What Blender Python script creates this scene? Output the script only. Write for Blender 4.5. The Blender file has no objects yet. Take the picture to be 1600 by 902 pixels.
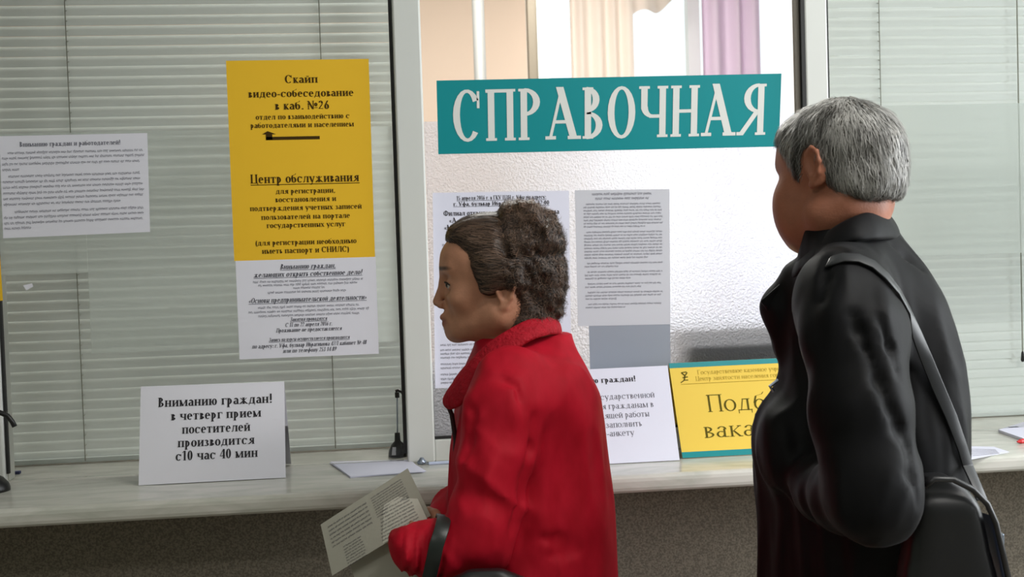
import bpy, bmesh, math, random
import numpy as np
from mathutils import Vector, Matrix

random.seed(7)
rng = np.random.default_rng(7)
SC = bpy.context.scene
COL = SC.collection
FREQ = 1850.0                       # focal length in pixels of the 1600 px wide frame
EYE = 1.50                          # eye height
CAMP = np.array([0.0, -2.5537, EYE])
YAW, PITCH, ROLL = 0.112545, 0.036869, -0.03193

# ------------------------------------------------------------------ camera
_F = np.array([math.sin(YAW)*math.cos(PITCH), math.cos(YAW)*math.cos(PITCH), -math.sin(PITCH)])
_R = np.cross(_F, [0, 0, 1.0]); _R /= np.linalg.norm(_R)
_U = np.cross(_R, _F)
_R2 = _R*math.cos(ROLL) + _U*math.sin(ROLL)
_U2 = -_R*math.sin(ROLL) + _U*math.cos(ROLL)
cam_data = bpy.data.cameras.new('camera')
cam_data.sensor_width = 36.0
cam_data.lens = FREQ/1600*36.0
cam_data.clip_start = 0.05
cam_data.dof.use_dof = True
cam_data.dof.focus_distance = 2.25
cam_data.dof.aperture_fstop = 9.0
cam = bpy.data.objects.new('camera', cam_data)
COL.objects.link(cam)
m = Matrix([[_R2[i], _U2[i], -_F[i], CAMP[i]] for i in range(3)] + [[0, 0, 0, 1]])
cam.matrix_world = m
SC.camera = cam

# ------------------------------------------------------------------ world, lights, exposure
world = bpy.data.worlds.new('sky'); SC.world = world
world.use_nodes = True
bg = world.node_tree.nodes['Background']
bg.inputs[0].default_value = (0.93, 0.98, 1.0, 1)
bg.inputs[1].default_value = 1.2
SC.view_settings.view_transform = 'Standard'
SC.view_settings.look = 'None'
SC.view_settings.exposure = 0.0
SC.view_settings.gamma = 1.0
SC.cycles.use_denoising = True
SC.cycles.max_bounces = 10
SC.cycles.transparent_max_bounces = 16
SC.cycles.transmission_bounces = 8
SC.cycles.sample_clamp_indirect = 4.0
SC.cycles.caustics_reflective = False
SC.cycles.caustics_refractive = False

def area(name, loc, rot, sx, sy, power, color):
    l = bpy.data.lights.new(name, 'AREA'); l.shape = 'RECTANGLE'
    l.size = sx; l.size_y = sy; l.energy = power; l.color = color
    o = bpy.data.objects.new(name, l); COL.objects.link(o)
    o.location = loc; o.rotation_euler = rot
    return o
PI = math.pi
# daylight entering through the hall's window (right wall), the office window (rear wall) and ceiling lamps
area('hall_window_light', (3.40, -1.55, 1.95), (0, PI/2, 0), 1.8, 2.4, 112, (0.93, 0.97, 1.0))
area('office_window_light', (1.85, 3.14, 1.95), (-PI/2, 0, 0), 2.1, 1.9, 26, (0.90, 0.96, 1.0))
area('office_lamp_light', (0.6, 1.6, 3.09), (0, 0, 0), 1.6, 0.5, 78, (1.0, 0.96, 0.90))
area('hall_lamp_light', (1.6, -1.9, 3.09), (0, 0, 0), 1.2, 0.3, 38, (1.0, 0.97, 0.92))
area('hall_lamp_light', (-1.4, -3.4, 3.09), (0, 0, 0), 1.2, 0.3, 16, (1.0, 0.97, 0.92))

# ------------------------------------------------------------------ helpers
def ray(px, py):
    return _F*FREQ + _R2*(px-800.0) + _U2*(451.0-py)
def at(px, py, Y):
    """point on the vertical plane y = Y that the photograph shows there"""
    d = ray(px, py); t = (Y-CAMP[1])/d[1]
    return CAMP + d*t
def onz(px, py, z):
    d = ray(px, py); t = (z-CAMP[2])/d[2]
    return CAMP + d*t

def mat(name, color=(0.8, 0.8, 0.8), rough=0.5, metal=0.0, spec=0.5, **kw):
    m = bpy.data.materials.new(name); m.use_nodes = True
    b = m.node_tree.nodes['Principled BSDF']
    b.inputs['Base Color'].default_value = (*color, 1)
    b.inputs['Roughness'].default_value = rough
    b.inputs['Metallic'].default_value = metal
    b.inputs['Specular IOR Level'].default_value = spec
    for k, v in kw.items():
        b.inputs[k.replace('_', ' ')].default_value = v
    return m
def N(m, kind, **props):
    n = m.node_tree.nodes.new(kind)
    for k, v in props.items(): setattr(n, k, v)
    return n
def L(m, a, b): m.node_tree.links.new(a, b)
def noise_mat(name, c1, c2, scale, rough=0.6, detail=6, bump=0.0, bscale=None, ridged=False, stretch=(1, 1, 1), lo=0.35, hi=0.65, dist=0.0, spec=0.4, **kw):
    m = mat(name, c1, rough, spec=spec, **kw)
    b = m.node_tree.nodes['Principled BSDF']
    tc = N(m, 'ShaderNodeTexCoord'); mp = N(m, 'ShaderNodeMapping')
    mp.inputs['Scale'].default_value = stretch
    L(m, tc.outputs['Object'], mp.inputs[0])
    n = N(m, 'ShaderNodeTexNoise'); n.inputs['Scale'].default_value = scale
    n.inputs['Detail'].default_value = detail; n.inputs['Distortion'].default_value = dist
    L(m, mp.outputs[0], n.inputs['Vector'])
    r = N(m, 'ShaderNodeValToRGB')
    r.color_ramp.elements[0].position = lo; r.color_ramp.elements[1].position = hi
    r.color_ramp.elements[0].color = (*c1, 1); r.color_ramp.elements[1].color = (*c2, 1)
    L(m, n.outputs['Fac'], r.inputs[0]); L(m, r.outputs[0], b.inputs['Base Color'])
    if bump:
        n2 = N(m, 'ShaderNodeTexNoise'); n2.inputs['Scale'].default_value = bscale or scale
        n2.inputs['Detail'].default_value = 5
        if ridged: n2.noise_type = 'RIDGED_MULTIFRACTAL'; n2.inputs['Detail'].default_value = 2.5; n2.inputs['Distortion'].default_value = .5
        L(m, mp.outputs[0], n2.inputs['Vector'])
        bp = N(m, 'ShaderNodeBump'); bp.inputs['Strength'].default_value = bump
        bp.inputs['Distance'].default_value = 0.03 if ridged else 0.01
        L(m, n2.outputs['Fac'], bp.inputs['Height']); L(m, bp.outputs[0], b.inputs['Normal'])
    return m

def link(name, me, material=None, parent=None, kind=None, smooth=False):
    o = bpy.data.objects.new(name, me); COL.objects.link(o)
    if material is not None and not me.materials: me.materials.append(material)
    if parent is not None: o.parent = parent
    if kind: o['kind'] = kind
    if smooth and len(me.polygons):
        me.polygons.foreach_set('use_smooth', np.ones(len(me.polygons), dtype=bool))
    return o
def tag(o, label, cat, group=None):
    o['label'] = label; o['category'] = cat
    if group: o['group'] = group
    return o
def empty(name, loc=(0, 0, 0), rz=0.0):
    o = bpy.data.objects.new(name, None); COL.objects.link(o)
    o.empty_display_size = 0.05
    o.location = loc; o.rotation_euler = (0, 0, rz)
    return o
class MB:
    """collects shapes into one mesh"""
    def __init__(s): s.v = []; s.f = []
    def add(s, v, f):
        n = len(s.v); s.v += [tuple(map(float, p)) for p in v]; s.f += [tuple(n+i for i in q) for q in f]; return s
    def box(s, x0, x1, y0, y1, z0, z1, M=None):
        v = [(x, y, z) for z in (z0, z1) for y in (y0, y1) for x in (x0, x1)]
        if M is not None: v = [tuple(M @ Vector(p)) for p in v]
        return s.add(v, [(0, 2, 3, 1), (4, 5, 7, 6), (0, 1, 5, 4), (2, 6, 7, 3), (0, 4, 6, 2), (1, 3, 7, 5)])
    def tube(s, pts, rad, n=10, cap=True, flat=1.0):
        pts = [np.array(p, float) for p in pts]
        rs = rad if hasattr(rad, '__len__') else [rad]*len(pts)
        t0 = pts[1]-pts[0]; up = np.array([0, 0, 1.0]) if abs(t0[2]) < 0.9*np.linalg.norm(t0) else np.array([0, 1.0, 0])
        rings = []
        for i, p in enumerate(pts):
            t = pts[min(i+1, len(pts)-1)]-pts[max(i-1, 0)]; t = t/(np.linalg.norm(t)+1e-9)
            a = np.cross(t, up); a /= (np.linalg.norm(a)+1e-9); b = np.cross(a, t); up = b
            rings.append([p+rs[i]*(a*math.cos(q)+flat*b*math.sin(q)) for q in np.linspace(0, 2*PI, n, endpoint=False)])
        v = [p for r in rings for p in r]; f = []
        for i in range(len(rings)-1):
            for j in range(n):
                k = (j+1) % n; f.append((i*n+j, i*n+k, (i+1)*n+k, (i+1)*n+j))
        if cap: f += [tuple(range(n-1, -1, -1)), tuple((len(rings)-1)*n+j for j in range(n))]
        return s.add(v, f)
    def lathe(s, prof, n=24, c=(0, 0, 0)):
        v = []; f = []
        for r, z in prof:
            v += [(c[0]+r*math.cos(q), c[1]+r*math.sin(q), c[2]+z) for q in np.linspace(0, 2*PI, n, endpoint=False)]
        for i in range(len(prof)-1):
            for j in range(n):
                k = (j+1) % n; f.append((i*n+j, i*n+k, (i+1)*n+k, (i+1)*n+j))
        f += [tuple(range(n-1, -1, -1)), tuple((len(prof)-1)*n+j for j in range(n))]
        return s.add(v, f)
    def build(s, name, material, parent=None, kind=None, smooth=False, bevel=0.0, seg=2, subsurf=0, loc=None):
        me = bpy.data.meshes.new(name); 
        v = s.v
        if loc is not None: v = [(p[0]-loc[0], p[1]-loc[1], p[2]-loc[2]) for p in v]
        me.from_pydata(v, [], s.f); me.update()
        o = link(name, me, material, parent, kind, smooth)
        if loc is not None: o.location = loc
        if bevel:
            b = o.modifiers.new('bevel', 'BEVEL'); b.width = bevel; b.segments = seg; b.limit_method = 'ANGLE'
        if subsurf:
            b = o.modifiers.new('sub', 'SUBSURF'); b.levels = subsurf; b.render_levels = subsurf
        return o

# ------------------------------------------------------------------ serif lettering (flat print)
def glyph(ch, S, h):
    """returns (primitives, advance) for a serif letter; cap height 1"""
    P = []
    low = ch.lower(); cap = ch != low
    X = 1.0 if cap else 0.68
    k = 1.32 if cap else 1.0
    W = 0.0
    def v(x, y0=0.0, y1=None, sf='tb', w=1.0):
        y1_ = X if y1 is None else y1
        P.append(('v', x, y0, y1_, sf, w))
    def hh(x0, x1, y): P.append(('h', x0, x1, y))
    def o(cx, cy, rx, ry, a0=0, a1=360): P.append(('o', cx, cy, rx, ry, a0, a1))
    def d(x0, y0, x1, y1, w=1.0): P.append(('d', x0, y0, x1, y1, w))
    g = 0.36*k                      # distance between stems
    if ch == 'А':
        d(0.09, 0, 0.40, 1.02, .42); d(0.34, 1.02, 0.70, 0, 1.05); hh(.18, .56, .34); hh(-.03, .24, h/2); hh(.54, .88, h/2); W = .84
    elif ch == 'Б':
        v(.05); hh(0, .5, 1-h/2); v(.5-.04, .78, 1, '', .3); o(.2, .28, .40, .29, -90, 90); hh(.1, .22, .57-h/2); hh(.1, .22, h/2); W = .66
    elif ch == 'Е':
        v(.05); hh(0, .55, 1-h/2); hh(0, .58, h/2); hh(.1, .42, .52); v(.52, .78, 1, '', .3); v(.56, 0, .24, '', .3); v(.38, .4, .64, '', .3); W = .66
    elif ch in 'Рр':
        y0 = 0 if cap else -.30
        v(.05, y0, X); rx = .26*k; o(.05+S*.6, X*(.74 if cap else .5), rx+S*.3, X*(.27 if cap else .5), -90, 90)
        W = .05+S+rx+.06
        if not cap: W += .02
    elif ch in 'Сс':
        o(.27*k, X/2, .27*k, X/2+.01, 36, 318); v(.455*k, X*.64, X*.97, '', .4); W = .56*k
    elif low == 'а':
        o(.19, .19, .19, .195, 50, 330); v(.30, .02, X-.16, ''); o(.24, X-.20, .20, .20, 0, 165); hh(.32, .52, h*.6); W = .5
    elif low == 'б':
        o(.25, .31, .25, .32); d(.02, .40, .12, .80, .8); d(.10, .80, .40, .90, .55); d(.38, .88, .46, 1.02, .4); W = .54
    elif low == 'в':
        v(.05); o(.10, X*.76, .25*k, X*.25, -90, 90); o(.10, X*.26, .31*k, X*.27, -90, 90); hh(.1, .22, X*.51); W = .12+.33*k
    elif low == 'г':
        v(.05); hh(0, .44*k, X-h/2); v(.42*k, X-.2, X, '', .3); W = .46*k
    elif low == 'д':
        hh(0, .62*k, h/2+.01); v(.01, -.16, .05, '', .35); v(.60*k-S*.3, -.16, .05, '', .35)
        d(.13*k, 0, .24*k, X, .45); v(.40*k, 0, X, 't'); hh(.2*k, .5*k, X-h/2); W = .66*k
    elif low in 'её':
        o(.25, X/2, .25, X/2+.01, 0, 312); hh(.05, .5-S*.2, X*.54); W = .53
    elif low == 'ж':
        c = .40*k; v(c-S/2); d(c, X*.5, c+.30*k, X-.03, .45); d(c, X*.5, c-.30*k, X-.03, .45)
        d(c, X*.5, c+.34*k, 0, .9); d(c, X*.5, c-.34*k, 0, .9); hh(c-.4*k, c-.22*k, h/2); hh(c+.22*k, c+.4*k, h/2); W = .82*k
    elif low == 'з':
        o(.18*k, X*.75, .2*k, X*.25, -90, 150); o(.18*k, X*.27, .24*k, X*.28, -150, 90); W = .46*k
    elif low in 'ий':
        v(.05); v(.05+g); d(.05+S/2, .04, .05+g+S/2, X-.04, .45)
        if low == 'й': o(.05+g/2+S/2, X+.20, .14, .12, 190, 350)
        W = .05+g+S+.05
    elif low == 'к':
        v(.05); d(.05+S, X*.48, .42*k, X-.04, .5); d(.14+S*.5, X*.52, .44*k, .0, 1.0); hh(.36*k, .54*k, h/2); hh(.33*k, .50*k, X-h/2); W = .53*k
    elif low == 'л':
        d(.12*k, .02, .22*k, X, .45); v(.05+g); hh(.14*k, .1+g, X-h/2); o(.06, .07, .07, .08, 180, 360); W = .05+g+S+.05
    elif low == 'м':
        g2 = .52*k; v(.05, w=.7); v(.05+g2); d(.07, X, .05+g2*.52, .02, .95); d(.05+g2*.5, .02, .05+g2+S*.4, X, .4); W = .05+g2+S+.05
    elif low == 'н':
        v(.05); v(.05+g); hh(.05, .05+g, X*.5); W = .05+g+S+.05
    elif low == 'о':
        o(.27*k, X/2, .27*k, X/2+.012); W = .55*k
    elif low == 'п':
        v(.05); v(.05+g); hh(0, .05+g+S, X-h/2); W = .05+g+S+.05
    elif low == 'т':
        v(.26*k-S/2); hh(0, .52*k, X-h/2); v(.0, X-.2, X, '', .3); v(.52*k-S*.3, X-.2, X, '', .3); W = .55*k
    elif low == 'у':
        d(.06, X, .29*k, .04, 1.0); d(.50*k, X, .22*k, -.24 if not cap else 0, .45); o(.15, -.20 if not cap else .08, .08, .08, 180, 360)
        hh(0, .2, X-h/2); hh(.38*k, .56*k, X-h/2); W = .55*k
    elif low == 'ф':
        v(.36*k-S/2, -.3 if not cap else 0, 1.0); o(.36*k, X/2, .36*k, X*.45); W = .74*k
    elif low == 'х':
        d(.08, X, .44*k, 0, 1.0); d(.45*k, X, .07, 0, .45); hh(0, .2, X-h/2); hh(.36*k, .52*k, X-h/2); hh(0, .16, h/2); hh(.34*k, .54*k, h/2); W = .54*k
    elif low == 'ц':
        v(.05); v(.05+g); hh(.0, .09+g+S, h/2); v(.07+g+S, -.16, .04, '', .35); W = .05+g+S+.09
    elif low == 'ч':
        v(.05, X*.55, X, 't'); v(.05+g); o(.05+S*.5+.16*k, X*.60, .16*k+S*.5, X*.22, 180, 275); hh(.05+.16*k, .05+g, X*.38+h/2); W = .05+g+S+.05
    elif low in 'шщ':
        g2 = .29*k; v(.05); v(.05+g2); v(.05+2*g2); hh(0, .05+2*g2+S, h/2); W = .05+2*g2+S+.05
        if low == 'щ': v(.06+2*g2+S, -.16, .04, '', .35); W += .05
    elif low in 'ъыь':
        x0 = .05+(.14 if low == 'ъ' else 0)
        v(x0); o(x0+S*.6, X*.28, .24*k, X*.285, -90, 90); W = x0+.34*k+.02
        if low == 'ъ': hh(0, .2, X-h/2)
        if low == 'ы': v(x0+.40*k); W = x0+.40*k+S+.05
    elif low == 'э':
        o(.25*k, X/2, .25*k, X/2+.01, -140, 140); hh(.15*k, .45*k, X/2); W = .53*k
    elif low == 'ю':
        v(.05); hh(.1, .3*k, X/2); o(.52*k, X/2, .24*k, X/2+.01); W = .80*k
    elif low == 'я':
        v(.05+g); o(.10+g-.02, X*.72, .30*k, X*.29, 90, 270); d(.08, 0, .05+g, X*.48, .8); hh(-.02, .16, h/2); W = .05+g+S+.05
    elif ch == '0': o(.24, .5, .24, .51); W = .52
    elif ch == '1': v(.16, 0, 1, 'b'); d(.02, .8, .2, 1, .4); W = .45
    elif ch == '2': o(.23, .74, .22, .27, -20, 170); d(.04, .04, .40, .62, .6); hh(.02, .46, h); W = .52
    elif ch == '3': o(.2, .76, .2, .25, -90, 150); o(.2, .27, .24, .28, -150, 90); W = .5
    elif ch == '4': v(.29, 0, 1, 'b'); hh(.0, .48, .28); d(.02, .28, .34, 1, .35); W = .52
    elif ch == '5': v(.05, .5, 1, '', .5); hh(.05, .45, .96); o(.2, .3, .24, .31, -150, 110); W = .5
    elif ch == '6': o(.24, .3, .23, .31); d(.06, .36, .34, 1, .7); W = .52
    elif ch == '7': hh(.02, .46, .96); d(.14, 0, .44, .96, .7); W = .5
    elif ch == '8': o(.24, .75, .2, .26); o(.24, .27, .24, .28); W = .52
    elif ch == '9': o(.24, .7, .23, .31); d(.12, 0, .42, .64, .7); W = .52
    elif ch == '№':
        v(.05, w=.5); v(.52, 0, 1, 't', .5); d(.07, 1, .54, 0, 1.0); o(.82, .55, .16, .22); hh(.66, .98, .18); W = 1.02
    elif ch in '.,': v(.05, 0, .13, ''); W = .24; \
        (P.append(('d', .12, .05, .04, -.14, .4)) if ch == ',' else None)
    elif ch == ':': v(.05, 0, .13, ''); v(.05, .45, .58, ''); W = .24
    elif ch == '!': v(.07, .28, 1, '', 1.0); v(.07, 0, .14, '', 1.0); W = .32
    elif ch in '-–': hh(.02, .30, .30); hh(.02, .30, .30+h*.8); W = .34
    elif ch == '(': o(.36, .35, .3, .65, 120, 240); W = .3
    elif ch == ')': o(-.04, .35, .3, .65, -60, 60); W = .3
    elif ch in '«»':
        s = -1 if ch == '«' else 1
        for q in (0, .16): x = .14+q; d(x-s*.08, .55, x+s*.06, .33, .5); d(x+s*.06, .33, x-s*.08, .11, .5)
        W = .44
    elif ch == '/': d(.02, -.05, .3, 1, .5); W = .34
    else: W = .28
    return P, W + .055

def text_quads(s, bold=True, italic=False, spacing=0.0):
    """flat polygons of a line of text: list of point lists in letter units, and its width"""
    S = .165 if bold else .085
    h = .065 if bold else .045
    out = []; x = 0.0
    for ch in s:
        P, W = glyph(ch, S, h)
        def push(pts): out.append([(x+px + (py*.25 if italic else 0), py) for px, py in pts])
        for p in P:
            if p[0] == 'v':
                _, a, y0, y1, sf, w = p; ww = S*w
                push([(a, y0), (a+ww, y0), (a+ww, y1), (a, y1)])
                e = .055
                if 'b' in sf: push([(a-e, y0), (a+ww+e, y0), (a+ww+e, y0+h*.8), (a-e, y0+h*.8)])
                if 't' in sf: push([(a-e, y1-h*.8), (a+ww+e, y1-h*.8), (a+ww+e, y1), (a-e, y1)])
            elif p[0] == 'h':
                _, x0, x1, y = p; push([(x0, y-h/2), (x1, y-h/2), (x1, y+h/2), (x0, y+h/2)])
            elif p[0] == 'd':
                _, x0, y0, x1, y1, w = p; ww = S*w*.55
                push([(x0-ww, y0), (x0+ww, y0), (x1+ww, y1), (x1-ww, y1)] if y1 > y0 else [(x1-ww, y1), (x1+ww, y1), (x0+ww, y0), (x0-ww, y0)])
            elif p[0] == 'o':
                _, cx, cy, rx, ry, a0, a1 = p
                ix = max(rx-S*1.05, rx*.12); iy = max(ry-h, ry*.3)
                n = max(3, int(abs(a1-a0)/(15 if bold else 24)))
                an = np.radians(np.linspace(a0, a1, n+1))
                for q in range(n):
                    c0, s0, c1, s1 = math.cos(an[q]), math.sin(an[q]), math.cos(an[q+1]), math.sin(an[q+1])
                    push([(cx+ix*c0, cy+iy*s0), (cx+rx*c0, cy+ry*s0), (cx+rx*c1, cy+ry*s1), (cx+ix*c1, cy+iy*s1)])
        x += W + spacing
    return out, x

def smudge_quads(width, seed, words=True):
    """illegible fine print: word shapes made of short stems, one line `width` letter units long"""
    r = random.Random(seed); out = []; x = 0.0
    while x < width-.5:
        n = r.randint(3, 11)
        for i in range(n):
            if x > width: break
            y1 = .68 + (.28 if r.random() < .06 else 0); y0 = -.26 if r.random() < .08 else 0
            out.append([(x, y0), (x+.12, y0), (x+.12, y1), (x, y1)])
            c = r.random()
            if c < .4: out.append([(x, .58), (x+.4, .58), (x+.4, .68), (x, .68)])
            elif c < .75: out.append([(x, .0), (x+.4, .0), (x+.4, .1), (x, .1)])
            else: out.append([(x, .3), (x+.4, .3), (x+.4, .4), (x, .4)])
            x += .42
        x += .4
    return out

class Sheet:
    """a sheet of paper given by a map (s,t in metres from its top left corner) -> world point, front side towards n"""
    def __init__(s, corners, bend=None):
        s.c = [np.array(c, float) for c in corners]       # TL, TR, BR, BL
        s.w = (np.linalg.norm(s.c[1]-s.c[0])+np.linalg.norm(s.c[2]-s.c[3]))/2
        s.h = (np.linalg.norm(s.c[3]-s.c[0])+np.linalg.norm(s.c[2]-s.c[1]))/2
        e1 = s.c[1]-s.c[0]; e2 = s.c[0]-s.c[3]
        s.n = np.cross(e1, e2); s.n /= np.linalg.norm(s.n)
        s.bend = bend
    def pt(s, x, y, off=0.0):
        a = x/s.w; b = y/s.h
        p = (s.c[0]*(1-a)+s.c[1]*a)*(1-b)+(s.c[3]*(1-a)+s.c[2]*a)*b
        o = off + (s.bend(a, b) if s.bend else 0.0)
        return p+s.n*o
    def body(s, nx=10, ny=8, th=0.0004):
        if s.bend is None: nx = ny = 1
        v = []; f = []
        for side in (0, 1):
            for j in range(ny+1):
                for i in range(nx+1):
                    v.append(s.pt(s.w*i/nx, s.h*j/ny, -th*side))
        W = nx+1; K = W*(ny+1)
        for j in range(ny):
            for i in range(nx):
                q = (j*W+i, j*W+i+1, (j+1)*W+i+1, (j+1)*W+i)
                f.append(q[::-1]); f.append(tuple(K+t for t in q))
        ring = [i for i in range(W)] + [j*W+nx for j in range(1, ny+1)] + [ny*W+i for i in range(nx-1, -1, -1)] + [j*W for j in range(ny-1, 0, -1)]
        for a, b in zip(ring, ring[1:]+ring[:1]): f.append((a, b, K+b, K+a))
        return v, f
    def make(s, name, material, **kw):
        v, f = s.body(**kw); o = MB(); o.add(v, f)
        c = tuple(s.pt(s.w/2, s.h))
        s.obj = o.build(name, material, loc=c, smooth=False)
        s.loc = c
        s.lines = MB()
        s.q = 0
        return s
    def put(s, polys, x, y, sx, sy, mb=None):
        """polys in letter units, baseline at y (metres down), scale sx, sy"""
        mb = mb or s.lines
        for pl in polys:
            s.q += 1
            off = 0.0005+0.00001*(s.q % 9)
            mb.add([s.pt(x+px*sx, y-py*sy, off) for px, py in pl], [tuple(range(len(pl)))])
    def rect(s, x0, y0, x1, y1, mb=None, off=0.0005):
        (mb or s.lines).add([s.pt(x0, y1, off), s.pt(x1, y1, off), s.pt(x1, y0, off), s.pt(x0, y0, off)], [(0, 1, 2, 3)])
    def text(s, st, cx, base, cap, width=None, bold=True, italic=False, under=False, left=None, spacing=0.0, mb=None):
        pl, W = text_quads(st, bold, italic, spacing)
        sx = cap if width is None else width/W
        x = cx-W*sx/2 if left is None else left
        s.put(pl, x, base, sx, cap, mb)
        if under: s.rect(x, base+cap*.14, x+W*sx, base+cap*.22, mb)
    def fine(s, x0, x1, base, cap, seed):
        s.put(smudge_quads((x1-x0)/(cap*.95), seed), x0, base, cap*.95, cap)
    def ink(s, material, name='lettering'):
        if not s.lines.f: return None
        o = s.lines.build(name, material, parent=s.obj, loc=s.loc); o.location = (0, 0, 0); return o
def fix_child(o):
    o.location = (0, 0, 0)
def rgb(r, g, b):
    f = lambda c: ((c/255+0.055)/1.055)**2.4 if c > 10 else c/255/12.92
    return (f(r), f(g), f(b))

# ------------------------------------------------------------------ materials
M_white = mat('white plastic frame', rgb(212, 214, 210), 0.35)
M_gasket = mat('black rubber', rgb(28, 28, 28), 0.6)
M_greyseal = mat('grey brown seal', rgb(135, 130, 122), 0.6)
M_fascia = noise_mat('speckled plaster', rgb(108, 101, 90), rgb(140, 132, 118), 260, 0.9, 1, bump=0.15, bscale=300)
M_marble = noise_mat('pale marbled ledge', rgb(186, 188, 178), rgb(212, 210, 203), 5, 0.22, 8, stretch=(1, 3, 3), dist=1.8, lo=.3, hi=.62, bump=0.02, bscale=40)
M_marble2 = M_marble
M_paper = mat('white paper', rgb(222, 221, 230), 0.7, spec=.25)
M_paperw = mat('bluish white paper', rgb(225, 226, 242), 0.7, spec=.25)
M_greypaper = mat('grey thin paper', rgb(203, 204, 212), 0.7, spec=.25)
M_yellow = mat('yellow paper', rgb(234, 186, 44), 0.6, spec=.25)
M_yellow2 = mat('yellow card', rgb(234, 200, 80), 0.5, spec=.3)
M_teal = mat('teal plastic', rgb(0, 136, 142), 0.4, spec=.4)
M_ltext = mat('pale grey letters', rgb(218, 219, 215), 0.5)
M_ink = mat('black print', rgb(48, 46, 50), 0.8, spec=.1)
M_inkb = mat('brown black print', rgb(66, 48, 18), 0.8, spec=.1)
M_inkg = mat('grey print', rgb(112, 112, 124), 0.8, spec=.1)
M_inkm = mat('mid grey print', rgb(80, 80, 90), 0.8, spec=.1)
M_inky = mat('olive print', rgb(92, 84, 30), 0.8, spec=.1)
M_inky2 = mat('faint olive print', rgb(168, 142, 48), 0.8, spec=.1)
M_sheetg = mat('blue grey sheet', rgb(150, 156, 168), 0.6)
M_cord = mat('blind cord', rgb(150, 150, 138), 0.8)
M_black = mat('black plastic', rgb(16, 16, 17), 0.38)
M_steel = mat('dull steel', rgb(150, 160, 175), 0.35, 0.8)
M_peach = mat('peach painted wall', rgb(242, 218, 200), 0.9, spec=.2)
M_floor = noise_mat('stone floor', rgb(120, 112, 102), rgb(146, 138, 126), 6, 0.4, 6)
M_ceil = mat('white ceiling', rgb(225, 225, 220), 0.9)
M_hallwall = mat('greenish grey hall wall', rgb(150, 158, 146), 0.85)
M_desk = mat('desk laminate', rgb(150, 128, 104), 0.4)
M_screen = mat('dark monitor shell', rgb(38, 40, 44), 0.5)

def glass_mat(name, tint, rough=0.0):
    m = bpy.data.materials.new(name); m.use_nodes = True; nt = m.node_tree; nt.nodes.clear()
    out = N(m, 'ShaderNodeOutputMaterial'); mix = N(m, 'ShaderNodeMixShader')
    fr = N(m, 'ShaderNodeFresnel'); fr.inputs[0].default_value = 1.3
    t = N(m, 'ShaderNodeBsdfTransparent'); t.inputs[0].default_value = (*tint, 1)
    g = N(m, 'ShaderNodeBsdfGlossy'); g.inputs['Roughness'].default_value = rough
    L(m, fr.outputs[0], mix.inputs[0]); L(m, t.outputs[0], mix.inputs[1]); L(m, g.outputs[0], mix.inputs[2])
    L(m, mix.outputs[0], out.inputs[0]); return m
M_glass = glass_mat('window glass', (0.975, 0.985, 0.982))

def cloth_mat(name, c, transl=.4):
    m = bpy.data.materials.new(name); m.use_nodes = True; nt = m.node_tree; nt.nodes.clear()
    out = N(m, 'ShaderNodeOutputMaterial'); a = N(m, 'ShaderNodeBsdfDiffuse'); b = N(m, 'ShaderNodeBsdfTranslucent'); x = N(m, 'ShaderNodeMixShader')
    a.inputs[0].default_value = (*c, 1); b.inputs[0].default_value = (*c, 1); x.inputs[0].default_value = transl
    L(m, a.outputs[0], x.inputs[1]); L(m, b.outputs[0], x.inputs[2]); L(m, x.outputs[0], out.inputs[0]); return m
M_slat = cloth_mat('pale green slat', rgb(228, 233, 231), .15)
def film_mat(name, clear, refr, col, ior=1.12, rough=0.35, bump=0.0, bscale=120):
    """frosted film or imitated reflection haze: part clear, part scattering"""
    m = bpy.data.materials.new(name); m.use_nodes = True; nt = m.node_tree; nt.nodes.clear()
    out = N(m, 'ShaderNodeOutputMaterial')
    t = N(m, 'ShaderNodeBsdfTransparent'); tr = N(m, 'ShaderNodeBsdfTranslucent'); tr.inputs[0].default_value = (*col, 1)
    df = N(m, 'ShaderNodeBsdfDiffuse'); df.inputs[0].default_value = (*col, 1)
    rf = N(m, 'ShaderNodeBsdfRefraction'); rf.inputs['IOR'].default_value = ior; rf.inputs['Roughness'].default_value = rough
    rf.inputs[0].default_value = (*col, 1)
    m1 = N(m, 'ShaderNodeMixShader'); m1.inputs[0].default_value = 0.35
    L(m, tr.outputs[0], m1.inputs[1]); L(m, df.outputs[0], m1.inputs[2])
    m2 = N(m, 'ShaderNodeMixShader'); m2.inputs[0].default_value = refr
    L(m, m1.outputs[0], m2.inputs[1]); L(m, rf.outputs[0], m2.inputs[2])
    m3 = N(m, 'ShaderNodeMixShader'); m3.inputs[0].default_value = clear
    L(m, m2.outputs[0], m3.inputs[1]); L(m, t.outputs[0], m3.inputs[2])
    L(m, m3.outputs[0], out.inputs[0])
    if bump:
        tc = N(m, 'ShaderNodeTexCoord'); n = N(m, 'ShaderNodeTexNoise'); n.inputs['Scale'].default_value = bscale; n.inputs['Detail'].default_value = 4
        L(m, tc.outputs['Object'], n.inputs['Vector'])
        b = N(m, 'ShaderNodeBump'); b.inputs['Strength'].default_value = bump; b.inputs['Distance'].default_value = 0.01
        L(m, n.outputs['Fac'], b.inputs['Height'])
        for q in (tr, df, rf): L(m, b.outputs[0], q.inputs['Normal'])
    return m
M_haze = film_mat('reflection haze film', 0.40, 0.0, rgb(234, 241, 239))  # pale scattering sheet that imitates the reflection haze on the side panes
M_frost = film_mat('frosted film', 0.0, 0.40, rgb(240, 240, 250), 1.22, 0.42, 0.6, 230)

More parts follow.
